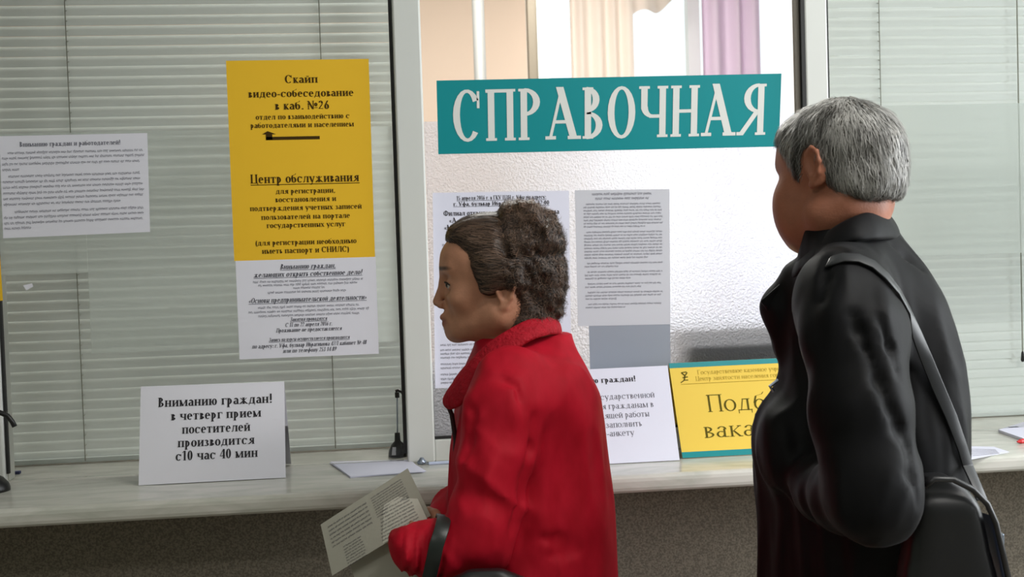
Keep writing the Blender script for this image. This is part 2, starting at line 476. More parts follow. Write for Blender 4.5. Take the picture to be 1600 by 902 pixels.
# ------------------------------------------------------------------ large structure
CT = EYE-0.461            # ledge top
GZ1 = 2.62                # top of the glazing
X0, X1 = -2.9, 3.5
def slab(name, x0, x1, y0, y1, z0, z1, m, kind='structure', parent=None, bevel=0.0):
    return MB().box(x0, x1, y0, y1, z0, z1).build(name, m, parent=parent, kind=kind, bevel=bevel)
slab('floor', X0-.2, X1+.2, -6.2, 3.5, -0.1, 0.0, M_floor)
slab('ceiling', X0-.2, X1+.2, -6.2, 3.5, 3.2, 3.3, M_ceil)
slab('wall_front', X0, X1, -0.06, 0.08, 0.0, CT-0.036, M_fascia)
slab('wall_above_glazing', X0, X1, -0.06, 0.08, GZ1, 3.2, M_hallwall)
slab('wall_beside_glazing_left', X0, -1.9, -0.06, 0.08, CT, GZ1, M_hallwall)
slab('wall_beside_glazing_right', 1.96, X1, -0.06, 0.08, CT, GZ1, M_hallwall)
slab('wall_left', X0-.2, X0, -6.2, 3.5, 0, 3.2, M_hallwall)
w = MB()                                  # right wall with the hall's window opening
for b in ((X1, X1+.2, -6.2, -2.9, 0, 3.2), (X1, X1+.2, -.3, 3.5, 0, 3.2), (X1, X1+.2, -2.9, -.3, 0, .9), (X1, X1+.2, -2.9, -.3, 2.9, 3.2)):
    w.box(*b)
w.build('wall_right', M_hallwall, kind='structure')
slab('wall_rear', X0, X1, -6.2, -6.0, 0, 3.2, M_hallwall)
w = MB()
OX0, OX1, OZ0, OZ1 = 0.76, 2.95, 0.9, 2.95  # the office window opening
for b in ((X0, OX0, 3.2, 3.4, 0, 3.2), (OX1, X1, 3.2, 3.4, 0, 3.2), (OX0, OX1, 3.2, 3.4, 0, OZ0), (OX0, OX1, 3.2, 3.4, OZ1, 3.2)):
    w.box(*b)
w.build('wall_back', M_peach, kind='structure')
# window frames in the two outer openings
def outer_window(name, a0, a1, z0, z1, axis, pos, muls):
    f = MB(); t = .06
    def bar(p0, p1, q0, q1):
        if axis == 'x': f.box(p0, p1, pos-.03, pos+.03, q0, q1)
        else: f.box(pos-.03, pos+.03, p0, p1, q0, q1)
    bar(a0, a1, z0, z0+t); bar(a0, a1, z1-t, z1)
    for p in [a0, a1-t]+muls: bar(p, p+t, z0, z1)
    o = f.build(name, M_white, kind='structure'); return o
outer_window('window_4', OX0, OX1, OZ0, OZ1, 'x', 3.28, [at(1079, 60, 3.28)[0]-.02, 2.3])
outer_window('window_5', -2.9, -.3, .9, 2.9, 'y', X1+.1, [-2.05, -1.2])

# glazed partition: posts, rails, gaskets, panes
PX = [(-.838, -.779), (.050, .109), (.952, 1.004), (1.90, 1.96)]
def window(name, x0, x1, post_l, post_r, sash):
    e = empty(name, ((x0+x1)/2, 0, CT)); e['kind'] = 'structure'
    def B(nm, m, boxes, bevel=.003):
        o = MB()
        for b in boxes: o.box(*b)
        o = o.build(nm, m, parent=e, bevel=bevel, loc=((x0+x1)/2, 0, CT)); o.location = (0, 0, 0); return o
    B('frame_rail', M_white, [(x0, x1, -.018, .045, GZ1-.06, GZ1)])
    if post_l: B('frame_post', M_white, [(post_l[0], post_l[1], -.022, .05, CT, GZ1)], .004)
    if post_r: B('frame_post', M_white, [(post_r[0], post_r[1], -.022, .05, CT, GZ1)], .004)
    if sash:
        B('frame_rail', M_white, [(x0, x1, -.018, .03, CT, CT+.047)])
        B('gasket', M_gasket, [(x0, x1-.006, -.010, .0, CT+.047, CT+.051)], 0)
        B('gasket', M_gasket, [(x1-.009, x1, -.024, .0, CT+.05, GZ1-.06)], 0)
        B('seal', M_greyseal, [(x1-.019, x1-.009, -.012, .0, CT+.05, GZ1-.06)], 0)
        B('glass_pane', M_glass, [(x0+.001, x1-.019, -.003, .002, CT+.051, GZ1-.06)], 0)
    else:
        B('gasket', M_gasket, [(x1-.008, x1-.0005, -.012, -.002, CT+.02, GZ1-.06)], 0)
        B('gasket', M_gasket, [(x0+.0005, x0+.006, -.012, -.002, CT+.02, GZ1-.06)], 0)
        B('glass_pane', M_glass, [(x0+.001, x1-.0085, -.003, .002, CT+.004, GZ1-.06)], 0)
    return e
win1 = window('window_1', PX[0][1], PX[1][0], PX[0], PX[1], False)
win2 = window('window_2', PX[1][1], PX[2][0], None, None, True)
win3 = window('window_3', PX[2][1], PX[3][0], PX[2], PX[3], False)
win0 = window('window_6', -1.9, PX[0][0], None, None, False)
def film(win, x0, x1, z0, z1, m, y0=.0022):
    o = MB().add([(x0, y0, z0), (x1, y0, z0), (x1, y0, z1), (x0, y0, z1)], [(0, 1, 2, 3)])
    o = o.build('film_or_haze', m, parent=win, loc=tuple(win.location)); o.location = (0, 0, 0); return o
film(win1, -.60, .041, EYE-.20, EYE+.262, M_haze)  # side-pane sheets are added in place of reflected haze
film(win1, -.777, -.6005, EYE-.03, EYE+.262, M_haze)
film(win3, 1.006, 1.89, EYE-.055, EYE+.285, M_haze)
film(win2, .1105, .932, CT+.052, EYE+.270, M_frost)

# ledge
led = MB().box(X0, X1, -.283, .62, CT-.036, CT).build('counter_ledge', M_marble, bevel=.012, seg=3)
tag(led, 'long pale marbled stone ledge running under all the service windows', 'counter')

# ------------------------------------------------------------------ venetian blinds
def blind(label, x0, x1, y, z0, z1, cords, grp='venetian blinds behind the glass', wand=None):
    e = empty('venetian_blind', ((x0+x1)/2, y, z0)); tag(e, label, 'blind')
    me = None; pitch = .0226; n = int((z1-z0-.03)/pitch); hw = (x1-x0)/2
    v = []; f = []
    seg = 4; W = .0125; tilt = math.radians(72)
    for sgn in (-1, 1):
        for j in range(seg+1):
            a = (j/seg*2-1)*W; c = .0026*(1-(j/seg*2-1)**2)
            yy = a*math.cos(tilt)-c*math.sin(tilt); zz = a*math.sin(tilt)+c*math.cos(tilt)
            v.append((sgn*hw, yy, zz))
    for j in range(seg): f.append((j, j+1, seg+2+j, seg+1+j))
    me = bpy.data.meshes.new('slat'); me.from_pydata(v, [], f); me.update()
    me.materials.append(M_slat); me.polygons.foreach_set('use_smooth', [True]*len(me.polygons))
    r = random.Random(int(abs(x0)*100))
    for i in range(n):
        o = bpy.data.objects.new('slat', me); COL.objects.link(o); o.parent = e
        o.location = (0, 0, .018+pitch*i); o.rotation_euler = (r.uniform(-.05, .05), r.uniform(-.0006, .0006), 0)
    b = MB().box(-hw, hw, -.012, .012, 0.0, .012).build('bottom_rail', M_slat, parent=e, bevel=.003)
    b = MB().box(-hw, hw, -.02, .02, z1-z0-.02, z1-z0+.01).build('head_rail', M_slat, parent=e, bevel=.003)
    for c in cords:
        q = MB()
        for yy in (-.0145, .0145): q.tube([(c-(x0+x1)/2, yy, .004), (c-(x0+x1)/2, yy, z1-z0)], .0011, 5)
        for i in range(n): q.tube([(c-(x0+x1)/2, -.0145, .014+pitch*i), (c-(x0+x1)/2+.002, .0145, .022+pitch*i)], .0008, 4)
        q.build('ladder_cord', M_cord, parent=e)
    if wand is not None:
        xw, zt = wand
        MB().tube([(xw-(x0+x1)/2, -.022, zt-z0), (xw-(x0+x1)/2, -.022, z1-z0)], .0017, 6).build('pull_cord', M_cord, parent=e)
        MB().lathe([(.001, .028), (.003, .022), (.0045, .004), (.002, 0)], 10, (xw-(x0+x1)/2, -.022, zt-z0-.026)).build('cord_knob', M_gasket, parent=e, smooth=True)
    return e
YB = .2
BB = CT+.002
blind('pale green closed venetian blind behind the glass left of the white post', -.875, at(612, 300, YB)[0]+.01, YB, BB, 2.60,
      [at(135, 700, YB)[0], at(524, 680, YB)[0]], wand=(at(617, 192, YB)[0], at(617, 192, YB)[2]))
blind('pale green closed venetian blind behind the glass beside the grey-haired man', at(1287, 100, YB)[0]-.03, 2.02, YB, BB, 2.60,
      [at(1371, 100, YB)[0], at(1371, 100, YB)[0]+.52], wand=(at(1590, 540, YB)[0], at(1590, 548, YB)[2]))

# ------------------------------------------------------------------ office behind the glass
def pipe_post(px0, px1, Y, label, m, side=None):
    a, b = at(px0, 60, Y), at(px1, 60, Y)
    e = empty('upright_post', ((a[0]+b[0])/2, Y, 0)); tag(e, label, 'post')
    w = (b[0]-a[0])
    if side:
        MB().box(-w/2, -w/2+w*.42, -.02, .04, 0, 3.2).build('shaded_face', side, parent=e)  # shade on this side is put into a darker colour
        MB().box(-w/2+w*.42, w/2, -.03, .04, 0, 3.2).build('post_face', m, parent=e, bevel=.004)
    else: MB().lathe([(w/2, 0), (w/2, 3.2)], 20).build('post_tube', m, parent=e, smooth=True)
    return e
pipe_post(739, 758, 2.4, 'slim grey upright post inside the office, leftmost above the teal sign', mat('light grey paint', rgb(150, 150, 148), .5))
pipe_post(825, 856, 2.2, 'white upright post with its shaded side coloured brown-grey above the teal sign', M_white, mat('post shade brown grey', rgb(128, 118, 104), .5))
def curtain(label, xa, xb, Y, z0, z1, m, folds, amp, skew=0.0, name='curtain'):
    nx, nz = 90, 10; v = []; f = []
    for j in range(nz+1):
        for i in range(nx+1):
            s = i/nx; z = z0+(z1-z0)*j/nz
            x = xa+(xb-xa)*s
            v.append((x, Y+amp*math.sin(s*folds*2*PI+.5*math.sin(s*9))*(1-.2*j/nz), z))
    for j in range(nz):
        for i in range(nx): q = j*(nx+1)+i; f.append((q, q+1, q+nx+2, q+nx+1))
    o = MB().add(v, f).build(name, m, smooth=True, loc=((xa+xb)/2, Y, z0))
    s = o.modifiers.new('s', 'SOLIDIFY'); s.thickness = .002
    tag(o, label, 'curtain'); return o
M_curt1 = cloth_mat('peach curtain', rgb(246, 234, 225), .25)
M_curt2 = cloth_mat('mauve curtain', rgb(228, 212, 224), .35)
curtain('peach curtain hanging in the office left of the bright window', at(892, 60, 3.0)[0], at(990, 60, 3.0)[0], 3.0, .1, 3.0, M_curt1, 4, .018)
curtain('mauve curtain hanging across the bright office window', at(1098, 60, 2.98)[0], at(1188, 60, 2.98)[0], 2.98, .1, 3.0, M_curt2, 3, .03)
sw0, sw1 = at(985, 20, 3.04), at(1066, 0, 3.04)
sw = MB(); pv = []; pf = []
for i in range(25):
    s = i/24; x = sw0[0]+(sw1[0]-sw0[0])*s
    zb = sw0[2]-.02+(sw1[2]+.02-sw0[2])*s+.02*math.sin(s*9)
    pv += [(x, 3.04+.02*math.sin(s*14), zb), (x, 3.04+.02*math.sin(s*14+1), 3.0)]
for i in range(24): pf.append((2*i, 2*i+2, 2*i+3, 2*i+1))
o = sw.add(pv, pf).build('curtain_swag', M_curt1, smooth=True, loc=((sw0[0]+sw1[0])/2, 3.04, 3.0))
o.modifiers.new('s', 'SOLIDIFY').thickness = .002
tag(o, 'peach curtain corner drawn up slantwise over the bright office window', 'curtain')

desk = empty('office_desk', (.55, .95, 0)); tag(desk, 'brown desk standing in the office behind the frosted glass', 'desk')
MB().box(-.7, .7, -.3, .35, .72, .75).build('desk_top', M_desk, parent=desk, bevel=.004)
for sx in (-1, 1): MB().box(sx*.66-.02, sx*.66+.02, -.28, .33, 0, .72).build('side_panel', M_desk, parent=desk)
MB().box(-.64, .64, .28, .30, .2, .72).build('back_panel', M_desk, parent=desk)
def dark_case(name, px0, px1, py0, Y, depth, m, label, cat, z0=CT):
    a = at(px0, py0, Y); b = at(px1, py0, Y)
    o = MB().box(a[0], b[0], Y, Y+depth, z0, a[2]).build(name, m, bevel=.012, seg=3, loc=((a[0]+b[0])/2, Y+depth/2, z0))
    tag(o, label, cat); return o
dark_case('equipment_case', 1064, 1262, 516, .028, .22, M_screen, 'dark equipment case showing blurred through frosted glass above the yellow card', 'box')
dark_case('document_tray', 652, 900, 585, .10, .25, mat('grey tray', rgb(120, 124, 126), .5), 'grey document tray blurred behind frosted glass under the large poster', 'tray')

# ceiling lamps in the hall and the office
M_lamp = mat('lamp diffuser', (1, 1, 1), .5)
M_lamp.node_tree.nodes['Principled BSDF'].inputs['Emission Color'].default_value = (1, .97, .92, 1)
M_lamp.node_tree.nodes['Principled BSDF'].inputs['Emission Strength'].default_value = 3.0
for x, y, sx, sy, lb in ((.6, 1.6, .8, .25, 'long ceiling lamp over the office desk'), (1.6, -1.9, .6, .15, 'ceiling lamp in the hall above the two visitors'), (-1.4, -3.4, .6, .15, 'ceiling lamp in the hall towards the rear left')):
    e = empty('ceiling_lamp', (x, y, 3.2)); tag(e, lb, 'lamp')
    MB().box(-sx-.02, sx+.02, -sy-.02, sy+.02, -.07, 0).build('housing', M_white, parent=e)
    MB().box(-sx, sx, -sy, sy, -.085, -.07).build('diffuser', M_lamp, parent=e)
# ------------------------------------------------------------------ notices on the glass
def glued(pts, Y=-.0045, bend=None):
    return Sheet([at(x, y, Y) for x, y in pts], bend)
def K(s, px): return px/735.0      # photograph pixels to metres on the glass plane

# teal sign
s = glued([(682, 126), (1221, 115), (1217, 229), (685, 241)], -.0065).make('information_sign', M_teal, th=.0028)
tag(s.obj, 'long teal sign with pale capital letters СПРАВОЧНАЯ on the central window', 'sign')
s.text('СПРАВОЧНАЯ', s.w*.505, s.h*.835, s.h*.70, width=s.w*.922, bold=True, spacing=.03)
s.ink(M_ltext)

# yellow A3 notice
s = glued([(353, 95), (576, 92), (586, 402), (366, 408)]).make('yellow_notice', M_yellow)
tag(s.obj, 'tall yellow printed notice with a black arrow taped to the left window', 'notice')
u = s.w/222.0; w_ = s.h/311.0
def yl(st, cx, base, cap, width, **kw): s.text(st, cx*u, base*w_, cap*w_, width*u, **kw)
yl('Скайп', 116, 36, 12.5, 52)
yl('видео-собеседование', 115, 57.5, 12, 165)
yl('в каб. №26', 116, 77, 13, 86)
yl('отдел по взаимодействию с', 116, 92, 8.5, 147)
yl('работодателями и населением', 115, 105, 8.5, 162)
s.rect(57*u, 119*w_, 141*u, 124*w_); s.rect(57*u, 113*w_, 67*u, 124*w_)
s.lines.add([s.pt(51*u, 115*w_, .0006), s.pt(73*u, 115*w_, .0006), s.pt(60*u, 110*w_, .0006)], [(0, 1, 2)])
yl('Центр обслуживания', 116, 191, 14, 171, under=True)
yl('для регистрации,', 116, 208, 8.5, 94)
yl('восстановления и', 116, 221, 8.5, 96)
yl('подтверждения учетных записей', 116, 234, 8.5, 176)
yl('пользователей на портале', 115, 248, 8.5, 140)
yl('государственных услуг', 115, 261, 8.5, 124)
yl('(для регистрации необходимо', 114, 288, 8.5, 160)
yl('иметь паспорт и СНИЛС)', 113, 301, 8.8, 138)
s.ink(M_inkb)

# white notice below it
s = glued([(368, 408), (587, 401.5), (592, 553), (374.5, 562)], -.0052).make('white_notice', M_paper)
tag(s.obj, 'white printed notice taped to the glass right below the yellow one', 'notice')
u = s.w/219.0; w_ = s.h/152.0
yl('Вниманию граждан,', 112, 15, 8, 87, italic=True, under=True)
yl('желающих открыть собственное дело!', 112, 26.5, 8, 170, italic=True, under=True)
yl('«Основы предпринимательской деятельности»', 110, 66, 8, 185, italic=True, under=True)
yl('Занятия проводятся', 110, 96, 6.2, 58, italic=True, under=True)
yl('С 11 по 22 апреля 2016 г.', 110, 104.5, 6.4, 74, italic=True)
yl('Проживание не предоставляется', 110, 112.5, 6.4, 103, italic=True)
yl('Запись на курсы осуществляется производится', 110, 126.5, 6.0, 127, italic=True, under=True)
yl('по адресу: г. Уфа, бульвар Ибрагимова 47/1 кабинет № 48', 110, 136, 6.6, 180, italic=True)
yl('или по телефону 253 14 89', 110, 144.5, 6.4, 84, italic=True)
s.ink(M_inkm)
fine = s.lines; s.lines = MB()
for a, b, y, sd in ((26, 198, 35, 1), (34, 190, 40.5, 2), (88, 136, 46, 3), (48, 170, 52, 4), (32, 190, 75, 5), (17, 205, 81.5, 6), (32, 190, 88, 7)):
    s.fine(a*u, b*u, y*w_, 4.2*w_, sd)
s.ink(M_inkg, 'fine_print')

# A4 notice at the left edge
s = glued([(-1, 213), (230, 208), (234.5, 362.5), (5, 372.5)]).make('white_notice', M_paper)
tag(s.obj, 'white landscape notice of small faded print on the glass at the far left', 'notice')
u = s.w/231.0; w_ = s.h/157.0
s.text('Вниманию граждан и работодателей!', 110*u, 17*w_, 7.5*w_, 158*u, bold=True)
for i, (y, a, b) in enumerate(((28, 12, 222), (36, 3, 224), (45, 3, 220), (53.5, 3, 30), (64, 12, 222), (72.5, 3, 222), (81, 3, 222), (90, 3, 222), (98.5, 3, 222), (107, 3, 185), (119, 20, 222), (127.5, 3, 222), (136, 3, 222), (144, 3, 45))):
    s.fine(a*u, b*u, y*w_, 4.6*w_, 20+i)
s.ink(M_inkg)

# large white poster in the central window
s = glued([(676, 301.5), (889, 298), (893, 601), (680, 607)]).make('white_poster', M_paperw)
tag(s.obj, 'large white printed poster on the central window behind the woman in red', 'poster')
u = s.w/213.0; w_ = s.h/304.0
yl('15 апреля 2016 г. в ГКУ ЦЗН г. Уфы по адресу:', 107, 12, 6.5, 140, under=True)
yl('г. Уфа, бульвар Ибрагимова 47/1 в 12:00', 107, 21, 6.5, 150, under=True)
yl('Филиал открытого акционерного общества', 107, 36, 8, 181)
yl('«А', 31, 47, 8, 12); yl('а»', 182, 47, 8, 11); yl('«М', 24, 58, 8, 14)
s.ink(M_ink)
s.lines = MB()
for i, y in enumerate((47, 58)): s.fine((42)*u, (170)*u, y*w_, 6.5*w_, 60+i)
for i, y in enumerate(list(range(74, 200, 9))+[212]): s.fine((14 if i % 4 else 26)*u, (198-20*(i % 3 == 2))*u, y*w_, 4.6*w_, 70+i)
for i, y in enumerate((238, 246, 252, 258, 268, 274, 284, 291, 297)): s.fine(9*u, (200 if i % 3 else 150)*u, y*w_, 3.8*w_, 90+i)
s.ink(M_inkg, 'fine_print')

# grey densely printed page
s = glued([(898, 297.5), (1046, 295.5), (1047.5, 507), (903, 510)]).make('printed_page', M_greypaper)
tag(s.obj, 'greyish page of dense small print on the frosted glass, right of the poster', 'notice')
u = s.w/148.0; w_ = s.h/211.0
s.fine(27*u, 120*u, 8*w_, 4.6*w_, 110); s.fine(32*u, 115*u, 15*w_, 4.6*w_, 111)
y = 23; i = 0; par = [8, 9, 2, 3, 2, 3, 2]
for n in par:
    for j in range(n):
        s.fine((17 if j == 0 else 13)*u, (136 if j < n-1 else 60+(i*7) % 60)*u, y*w_, 3.2*w_, 120+i); y += 5.0; i += 1
    y += 3.4
s.ink(M_inkg, 'fine_print')

# blue grey blank sheet
s = glued([(920, 509), (1047, 507), (1049, 640), (924, 642)], -.0040).make('blank_sheet', M_sheetg)
tag(s.obj, 'blank blue-grey sheet on the glass directly below the densely printed page', 'paper')

# scrap of tape, yellow note on the neighbouring pane
s = glued([(36, 446), (50, 443), (52, 448), (41, 454)]).make('tape_scrap', M_paper)
tag(s.obj, 'tiny white scrap of tape on the left window below the left notice', 'tape')
s = glued([(-210, 392), (-1, 386), (4.5, 470), (-205, 478)], -.030).make('yellow_note', M_yellow)
tag(s.obj, 'yellow note showing only its edge at the left border of the photo', 'notice')

# ------------------------------------------------------------------ standing cards on the ledge
def standing_card(name, TL, TR, BR, BL, ytop, back_m, front_m, label, cat='sign', dip=.09):
    b0, b1 = onz(*BL, CT+.001), onz(*BR, CT+.001)
    Yb = (b0[1]+b1[1])/2
    t0, t1 = at(*TL, Yb+ytop), at(*TR, Yb+ytop)
    b0 = at(*BL, Yb); b1 = at(*BR, Yb); b0[2] = b1[2] = CT+.0015
    s = Sheet([t0, t1, b1, b0]); s.make(name, front_m, th=.0012)
    tag(s.obj, label, cat)
    c0, c1 = b0.copy(), b1.copy(); c0[1] += ytop+dip; c1[1] += ytop+dip
    n = np.array([0, .0014, 0])
    q = Sheet([t1+n, t0+n, c0, c1]); v, f = q.body(th=.0008)
    o = MB().add(v, f).build('back_leaf', back_m, parent=s.obj, loc=s.loc); o.location = (0, 0, 0)
    return s
s = standing_card('counter_card', (220, 604.5), (444, 596.5), (446.5, 748), (216.5, 758), .066, M_paper, M_paper,
                  'white tent card of bold black text standing on the ledge at left')
u = s.w/228.0; w_ = s.h/155.0
yl('Вниманию граждан!', 119, 34, 15, 182); yl('в четверг прием', 120, 56, 14.5, 143)
yl('посетителей', 120, 78, 14.5, 108); yl('производится', 120, 99, 14.5, 121); yl('с10 час 40 мин', 121, 120, 15, 129)
s.ink(M_ink)
s = standing_card('counter_card', (824, 582), (1043, 571.5), (1062, 720), (841, 731), .067, M_paperw, M_paperw,
                  'white tent card partly hidden by the woman in red, beside the yellow card')
u = s.w/220.0; w_ = s.h/149.0
def yr(st, right, base, cap, width, **kw): s.text(st, 0, base*w_, cap*w_, width*u, left=(right-width)*u, **kw)
yr('Вниманию граждан!', 168, 22.5, 9, 122)
s.ink(M_ink); s.lines = MB()
yr('Для получения государственной', 194, 49.5, 9.5, 188, bold=False); yr('услуги содействия гражданам в', 191, 64.5, 9.5, 184, bold=False)
yr('поиске подходящей работы', 182, 79, 9.5, 154, bold=False); yr('необходимо заполнить', 169, 93.5, 9.5, 131, bold=False)
yr('заявление-анкету', 155, 107, 9.5, 100, bold=False)
s.ink(M_inkm, 'body_text')
s = standing_card('counter_card', (1045, 568), (1266, 557.5), (1287, 705), (1066.5, 716.5), .067, M_yellow2, M_yellow2,
                  'yellow card with teal bands standing on the ledge, partly behind the man in black')
u = s.w/221.0; w_ = s.h/149.0
for y0, y1 in ((0, 8*w_), (140*w_, s.h)):
    band = MB(); s.rect(0, y0, s.w, y1, band, .0003)
    o = band.build('teal_band', M_teal, parent=s.obj, loc=s.loc); o.location = (0, 0, 0)
s.text('Подбор', 0, 80*w_, 27*w_, 134*u, bold=False, left=50*u); s.text('вакансий', 0, 120*w_, 25*w_, 172*u, bold=False, left=39*u)
s.ink(M_inky); s.lines = MB()
s.text('Государственное казенное учреждение', 0, 20*w_, 7*w_, 160*u, bold=False, left=42*u)
s.text('Центр занятости населения города Уфы', 0, 30*w_, 7*w_, 164*u, bold=False, left=38*u)
s.rect(14*u, 34*w_, 205*u, 34.7*w_)
s.ink(M_inky2, 'header_text'); s.lines = MB()
def li(x0, y0, x1, y1, t):
    d = math.hypot(x1-x0, y1-y0); nx, ny = -(y1-y0)/d*t, (x1-x0)/d*t
    s.lines.add([s.pt((x0+nx)*u, (y0+ny)*w_, .0006), s.pt((x1+nx)*u, (y1+ny)*w_, .0006), s.pt((x1-nx)*u, (y1-ny)*w_, .0006), s.pt((x0-nx)*u, (y0-ny)*w_, .0006)], [(0, 1, 2, 3)])
li(17, 16, 22, 21, .9); li(22, 21, 26, 16, .9); li(18, 24, 26, 23, .8); li(22, 21, 20, 28, .9); li(14, 32, 20, 28, .7); li(26, 28, 20, 28, .7); li(17, 16, 25, 15, .7)
s.ink(M_inky, 'emblem')

# ------------------------------------------------------------------ things lying on the ledge
e = empty('paper_stack', (-.02, -.07, CT)); tag(e, 'small stack of white sheets lying on the ledge beside the white post', 'paper')
P0 = [np.array(onz(515, 724, CT))[:2], np.array(onz(640, 721, CT))[:2], np.array(onz(664, 739, CT))[:2], np.array(onz(547, 747.5, CT))[:2]]
P0 = [np.array([p[0], min(p[1], .03)]) for p in P0]
for i in range(4):
    r = random.Random(i); a = r.uniform(-.03, .03); c = sum(P0)/4
    pts = []
    for p in P0:
        d = p-c; d = np.array([d[0]*math.cos(a)-d[1]*math.sin(a), d[0]*math.sin(a)+d[1]*math.cos(a)])
        pts.append(c+d+np.array([r.uniform(-.003, .003), r.uniform(-.003, .003)]))
    z = .0005+i*.0008
    v = [(p[0]+.02, p[1]+.07, z) for p in pts]+[(p[0]+.02, p[1]+.07, z+.0006) for p in pts]
    MB().add(v, [(0, 1, 2, 3), (7, 6, 5, 4), (0, 4, 5, 1), (1, 5, 6, 2), (2, 6, 7, 3), (3, 7, 4, 0)]).build('sheet', M_paperw, parent=e)
def lying(name, pts, label, cat, m, z=CT, th=.0008):
    P = [onz(x, y, z) for x, y in pts]; c = sum(P)/len(P); n = len(P)
    v = [(p[0]-c[0], p[1]-c[1], .0003) for p in P]+[(p[0]-c[0], p[1]-c[1], .0003+th) for p in P]
    f = [tuple(range(n)), tuple(range(2*n-1, n-1, -1))]+[(i, n+i, n+(i+1) % n, (i+1) % n) for i in range(n)]
    o = MB().add(v, f).build(name, m); o.location = (c[0], c[1], z); tag(o, label, cat); return o, c
o, c = lying('loose_sheet', [(1500, 698), (1553, 699), (1577, 707), (1516, 719), (1490, 712)], 'white sheet with faint lines lying on the ledge behind the man in black', 'paper', M_paperw)
q = MB()
for i in range(5):
    a = onz(1508+i*3, 703+i*2.6, CT); b = onz(1556+i*1.5, 704+i*1.4, CT)
    q.add([(a[0]-c[0], a[1]-c[1], .0014), (b[0]-c[0], b[1]-c[1], .0014), (b[0]-c[0], b[1]-c[1]+.003, .0014), (a[0]-c[0], a[1]-c[1]+.003, .0014)], [(0, 1, 2, 3)])
q.build('fine_print', M_inkg, parent=o)
o, c = lying('booklet', [(1560, 676), (1598, 664), (1640, 663), (1655, 680), (1600, 690)], 'thick white booklet lying on the ledge under the glass at far right', 'booklet', M_paperw, th=.006)
a = onz(1583, 672, CT)-c; MB().box(a[0]-.01, a[0]+.012, a[1]-.004, a[1]+.004, .0064, .0068).build('printed_mark', M_inkm, parent=o)
def pen(p0, p1, label, m, rad=.0042, tip=None):
    a = onz(*p0, CT+rad); b = onz(*p1, CT+rad); d = b-a; ln = np.linalg.norm(d)
    e = empty('pen', tuple(a), math.atan2(d[1], d[0])); tag(e, label, 'pen')
    MB().tube([(0, 0, 0), (ln*.86, 0, 0)], rad, 12).build('barrel', m, parent=e, smooth=False)
    MB().tube([(-ln*.10, 0, 0), (0, 0, 0)], [rad*.35, rad*.9], 12).build('tip', tip or m, parent=e)
    MB().tube([(ln*.86, 0, 0), (ln, 0, 0)], rad*.8, 12).build('cap', tip or m, parent=e)
    return e
pen((1594, 690), (1640, 684), 'red pen lying in front of the booklet at the far right', mat('red plastic', rgb(200, 30, 35), .35), .005)
pen((670, 724.5), (712, 722), 'thin pale blue pen on the ledge beside the white post', mat('pale blue plastic', rgb(190, 200, 225), .35), .0035, M_steel)
a = onz(659, 724, CT)
MB().lathe([(.004, 0), (.0095, .001), (.010, .006), (.006, .010), (.004, .014), (.001, .0145)], 16).build('pen_holder', M_steel, smooth=True, loc=(0, 0, 0)).location = (a[0], a[1]-.012, CT)
tag(bpy.data.objects['pen_holder'], 'tiny silver pen stand on the ledge at the foot of the white post', 'stand')
a = onz(28, 737, CT)
o = MB().box(-.014, .014, -.006, .006, 0, .006).build('blue_eraser', mat('dark blue rubber', rgb(60, 66, 110), .6), bevel=.001); o.location = (a[0], a[1]-.03, CT)
tag(o, 'small dark blue object under the blind at the far left of the ledge', 'eraser')

def intercom(p_base, w, label, path, rod=None, headr=.005, thick=.0032, plate=True):
    """p_base is a world point on the ledge"""
    e = empty('gooseneck_intercom', tuple(p_base)); tag(e, label, 'intercom')
    MB().lathe([(w*.50, 0), (w*.50, .006), (w*.47, .014), (w*.34, .026), (w*.16, .034), (w*.14, .052), (.0005, .0525)], 28).build('base', M_black, parent=e, smooth=True)
    if plate: MB().add([(-w*.34, -w*.452, .006), (-w*.12, -w*.50, .006), (-w*.10, -w*.40, .023), (-w*.28, -w*.345, .023)], [(0, 1, 2, 3)]).build('label_plate', M_paper, parent=e)
    if rod:
        MB().tube(rod, .0016, 8).build('steel_rod', M_steel, parent=e, smooth=True)
        MB().tube([np.array(rod[-1])+(0, 0, -.008), np.array(rod[-1])+(0, 0, .004)], [headr, headr], 12).build('head', M_black, parent=e)
    MB().tube(path, thick, 10).build('gooseneck', M_black, parent=e, smooth=True)
    return e
b = onz(622, 712, CT); b[1] = .075; b = at(622, 712, .075); b[2] = CT
R_ = lambda x, y, Y=.075: tuple(at(x, y, Y)-b)
intercom(b, .042, 'black intercom with steel rod standing on the ledge beside the white post',
         [R_(618, 612), R_(622, 610), R_(628, 613), R_(633, 624), R_(637, 642), R_(639, 665), R_(637, 690, .09), (R_(633, 703, .095)[0], .02, .004)], [(0, 0, .045), R_(620.5, 616)])
b = onz(-16, 768, CT); R2_ = lambda x, y, Y=b[1]: tuple(at(x, y, Y)-b)
intercom(b, .078, 'black gooseneck microphone cut off by the left border of the photo',
         [(0, 0, .045), R2_(-30, 690), R2_(-30, 655), R2_(-16, 643), R2_(0, 645), R2_(12, 650), R2_(19, 659), R2_(23, 667)], None, thick=.0052, plate=False)
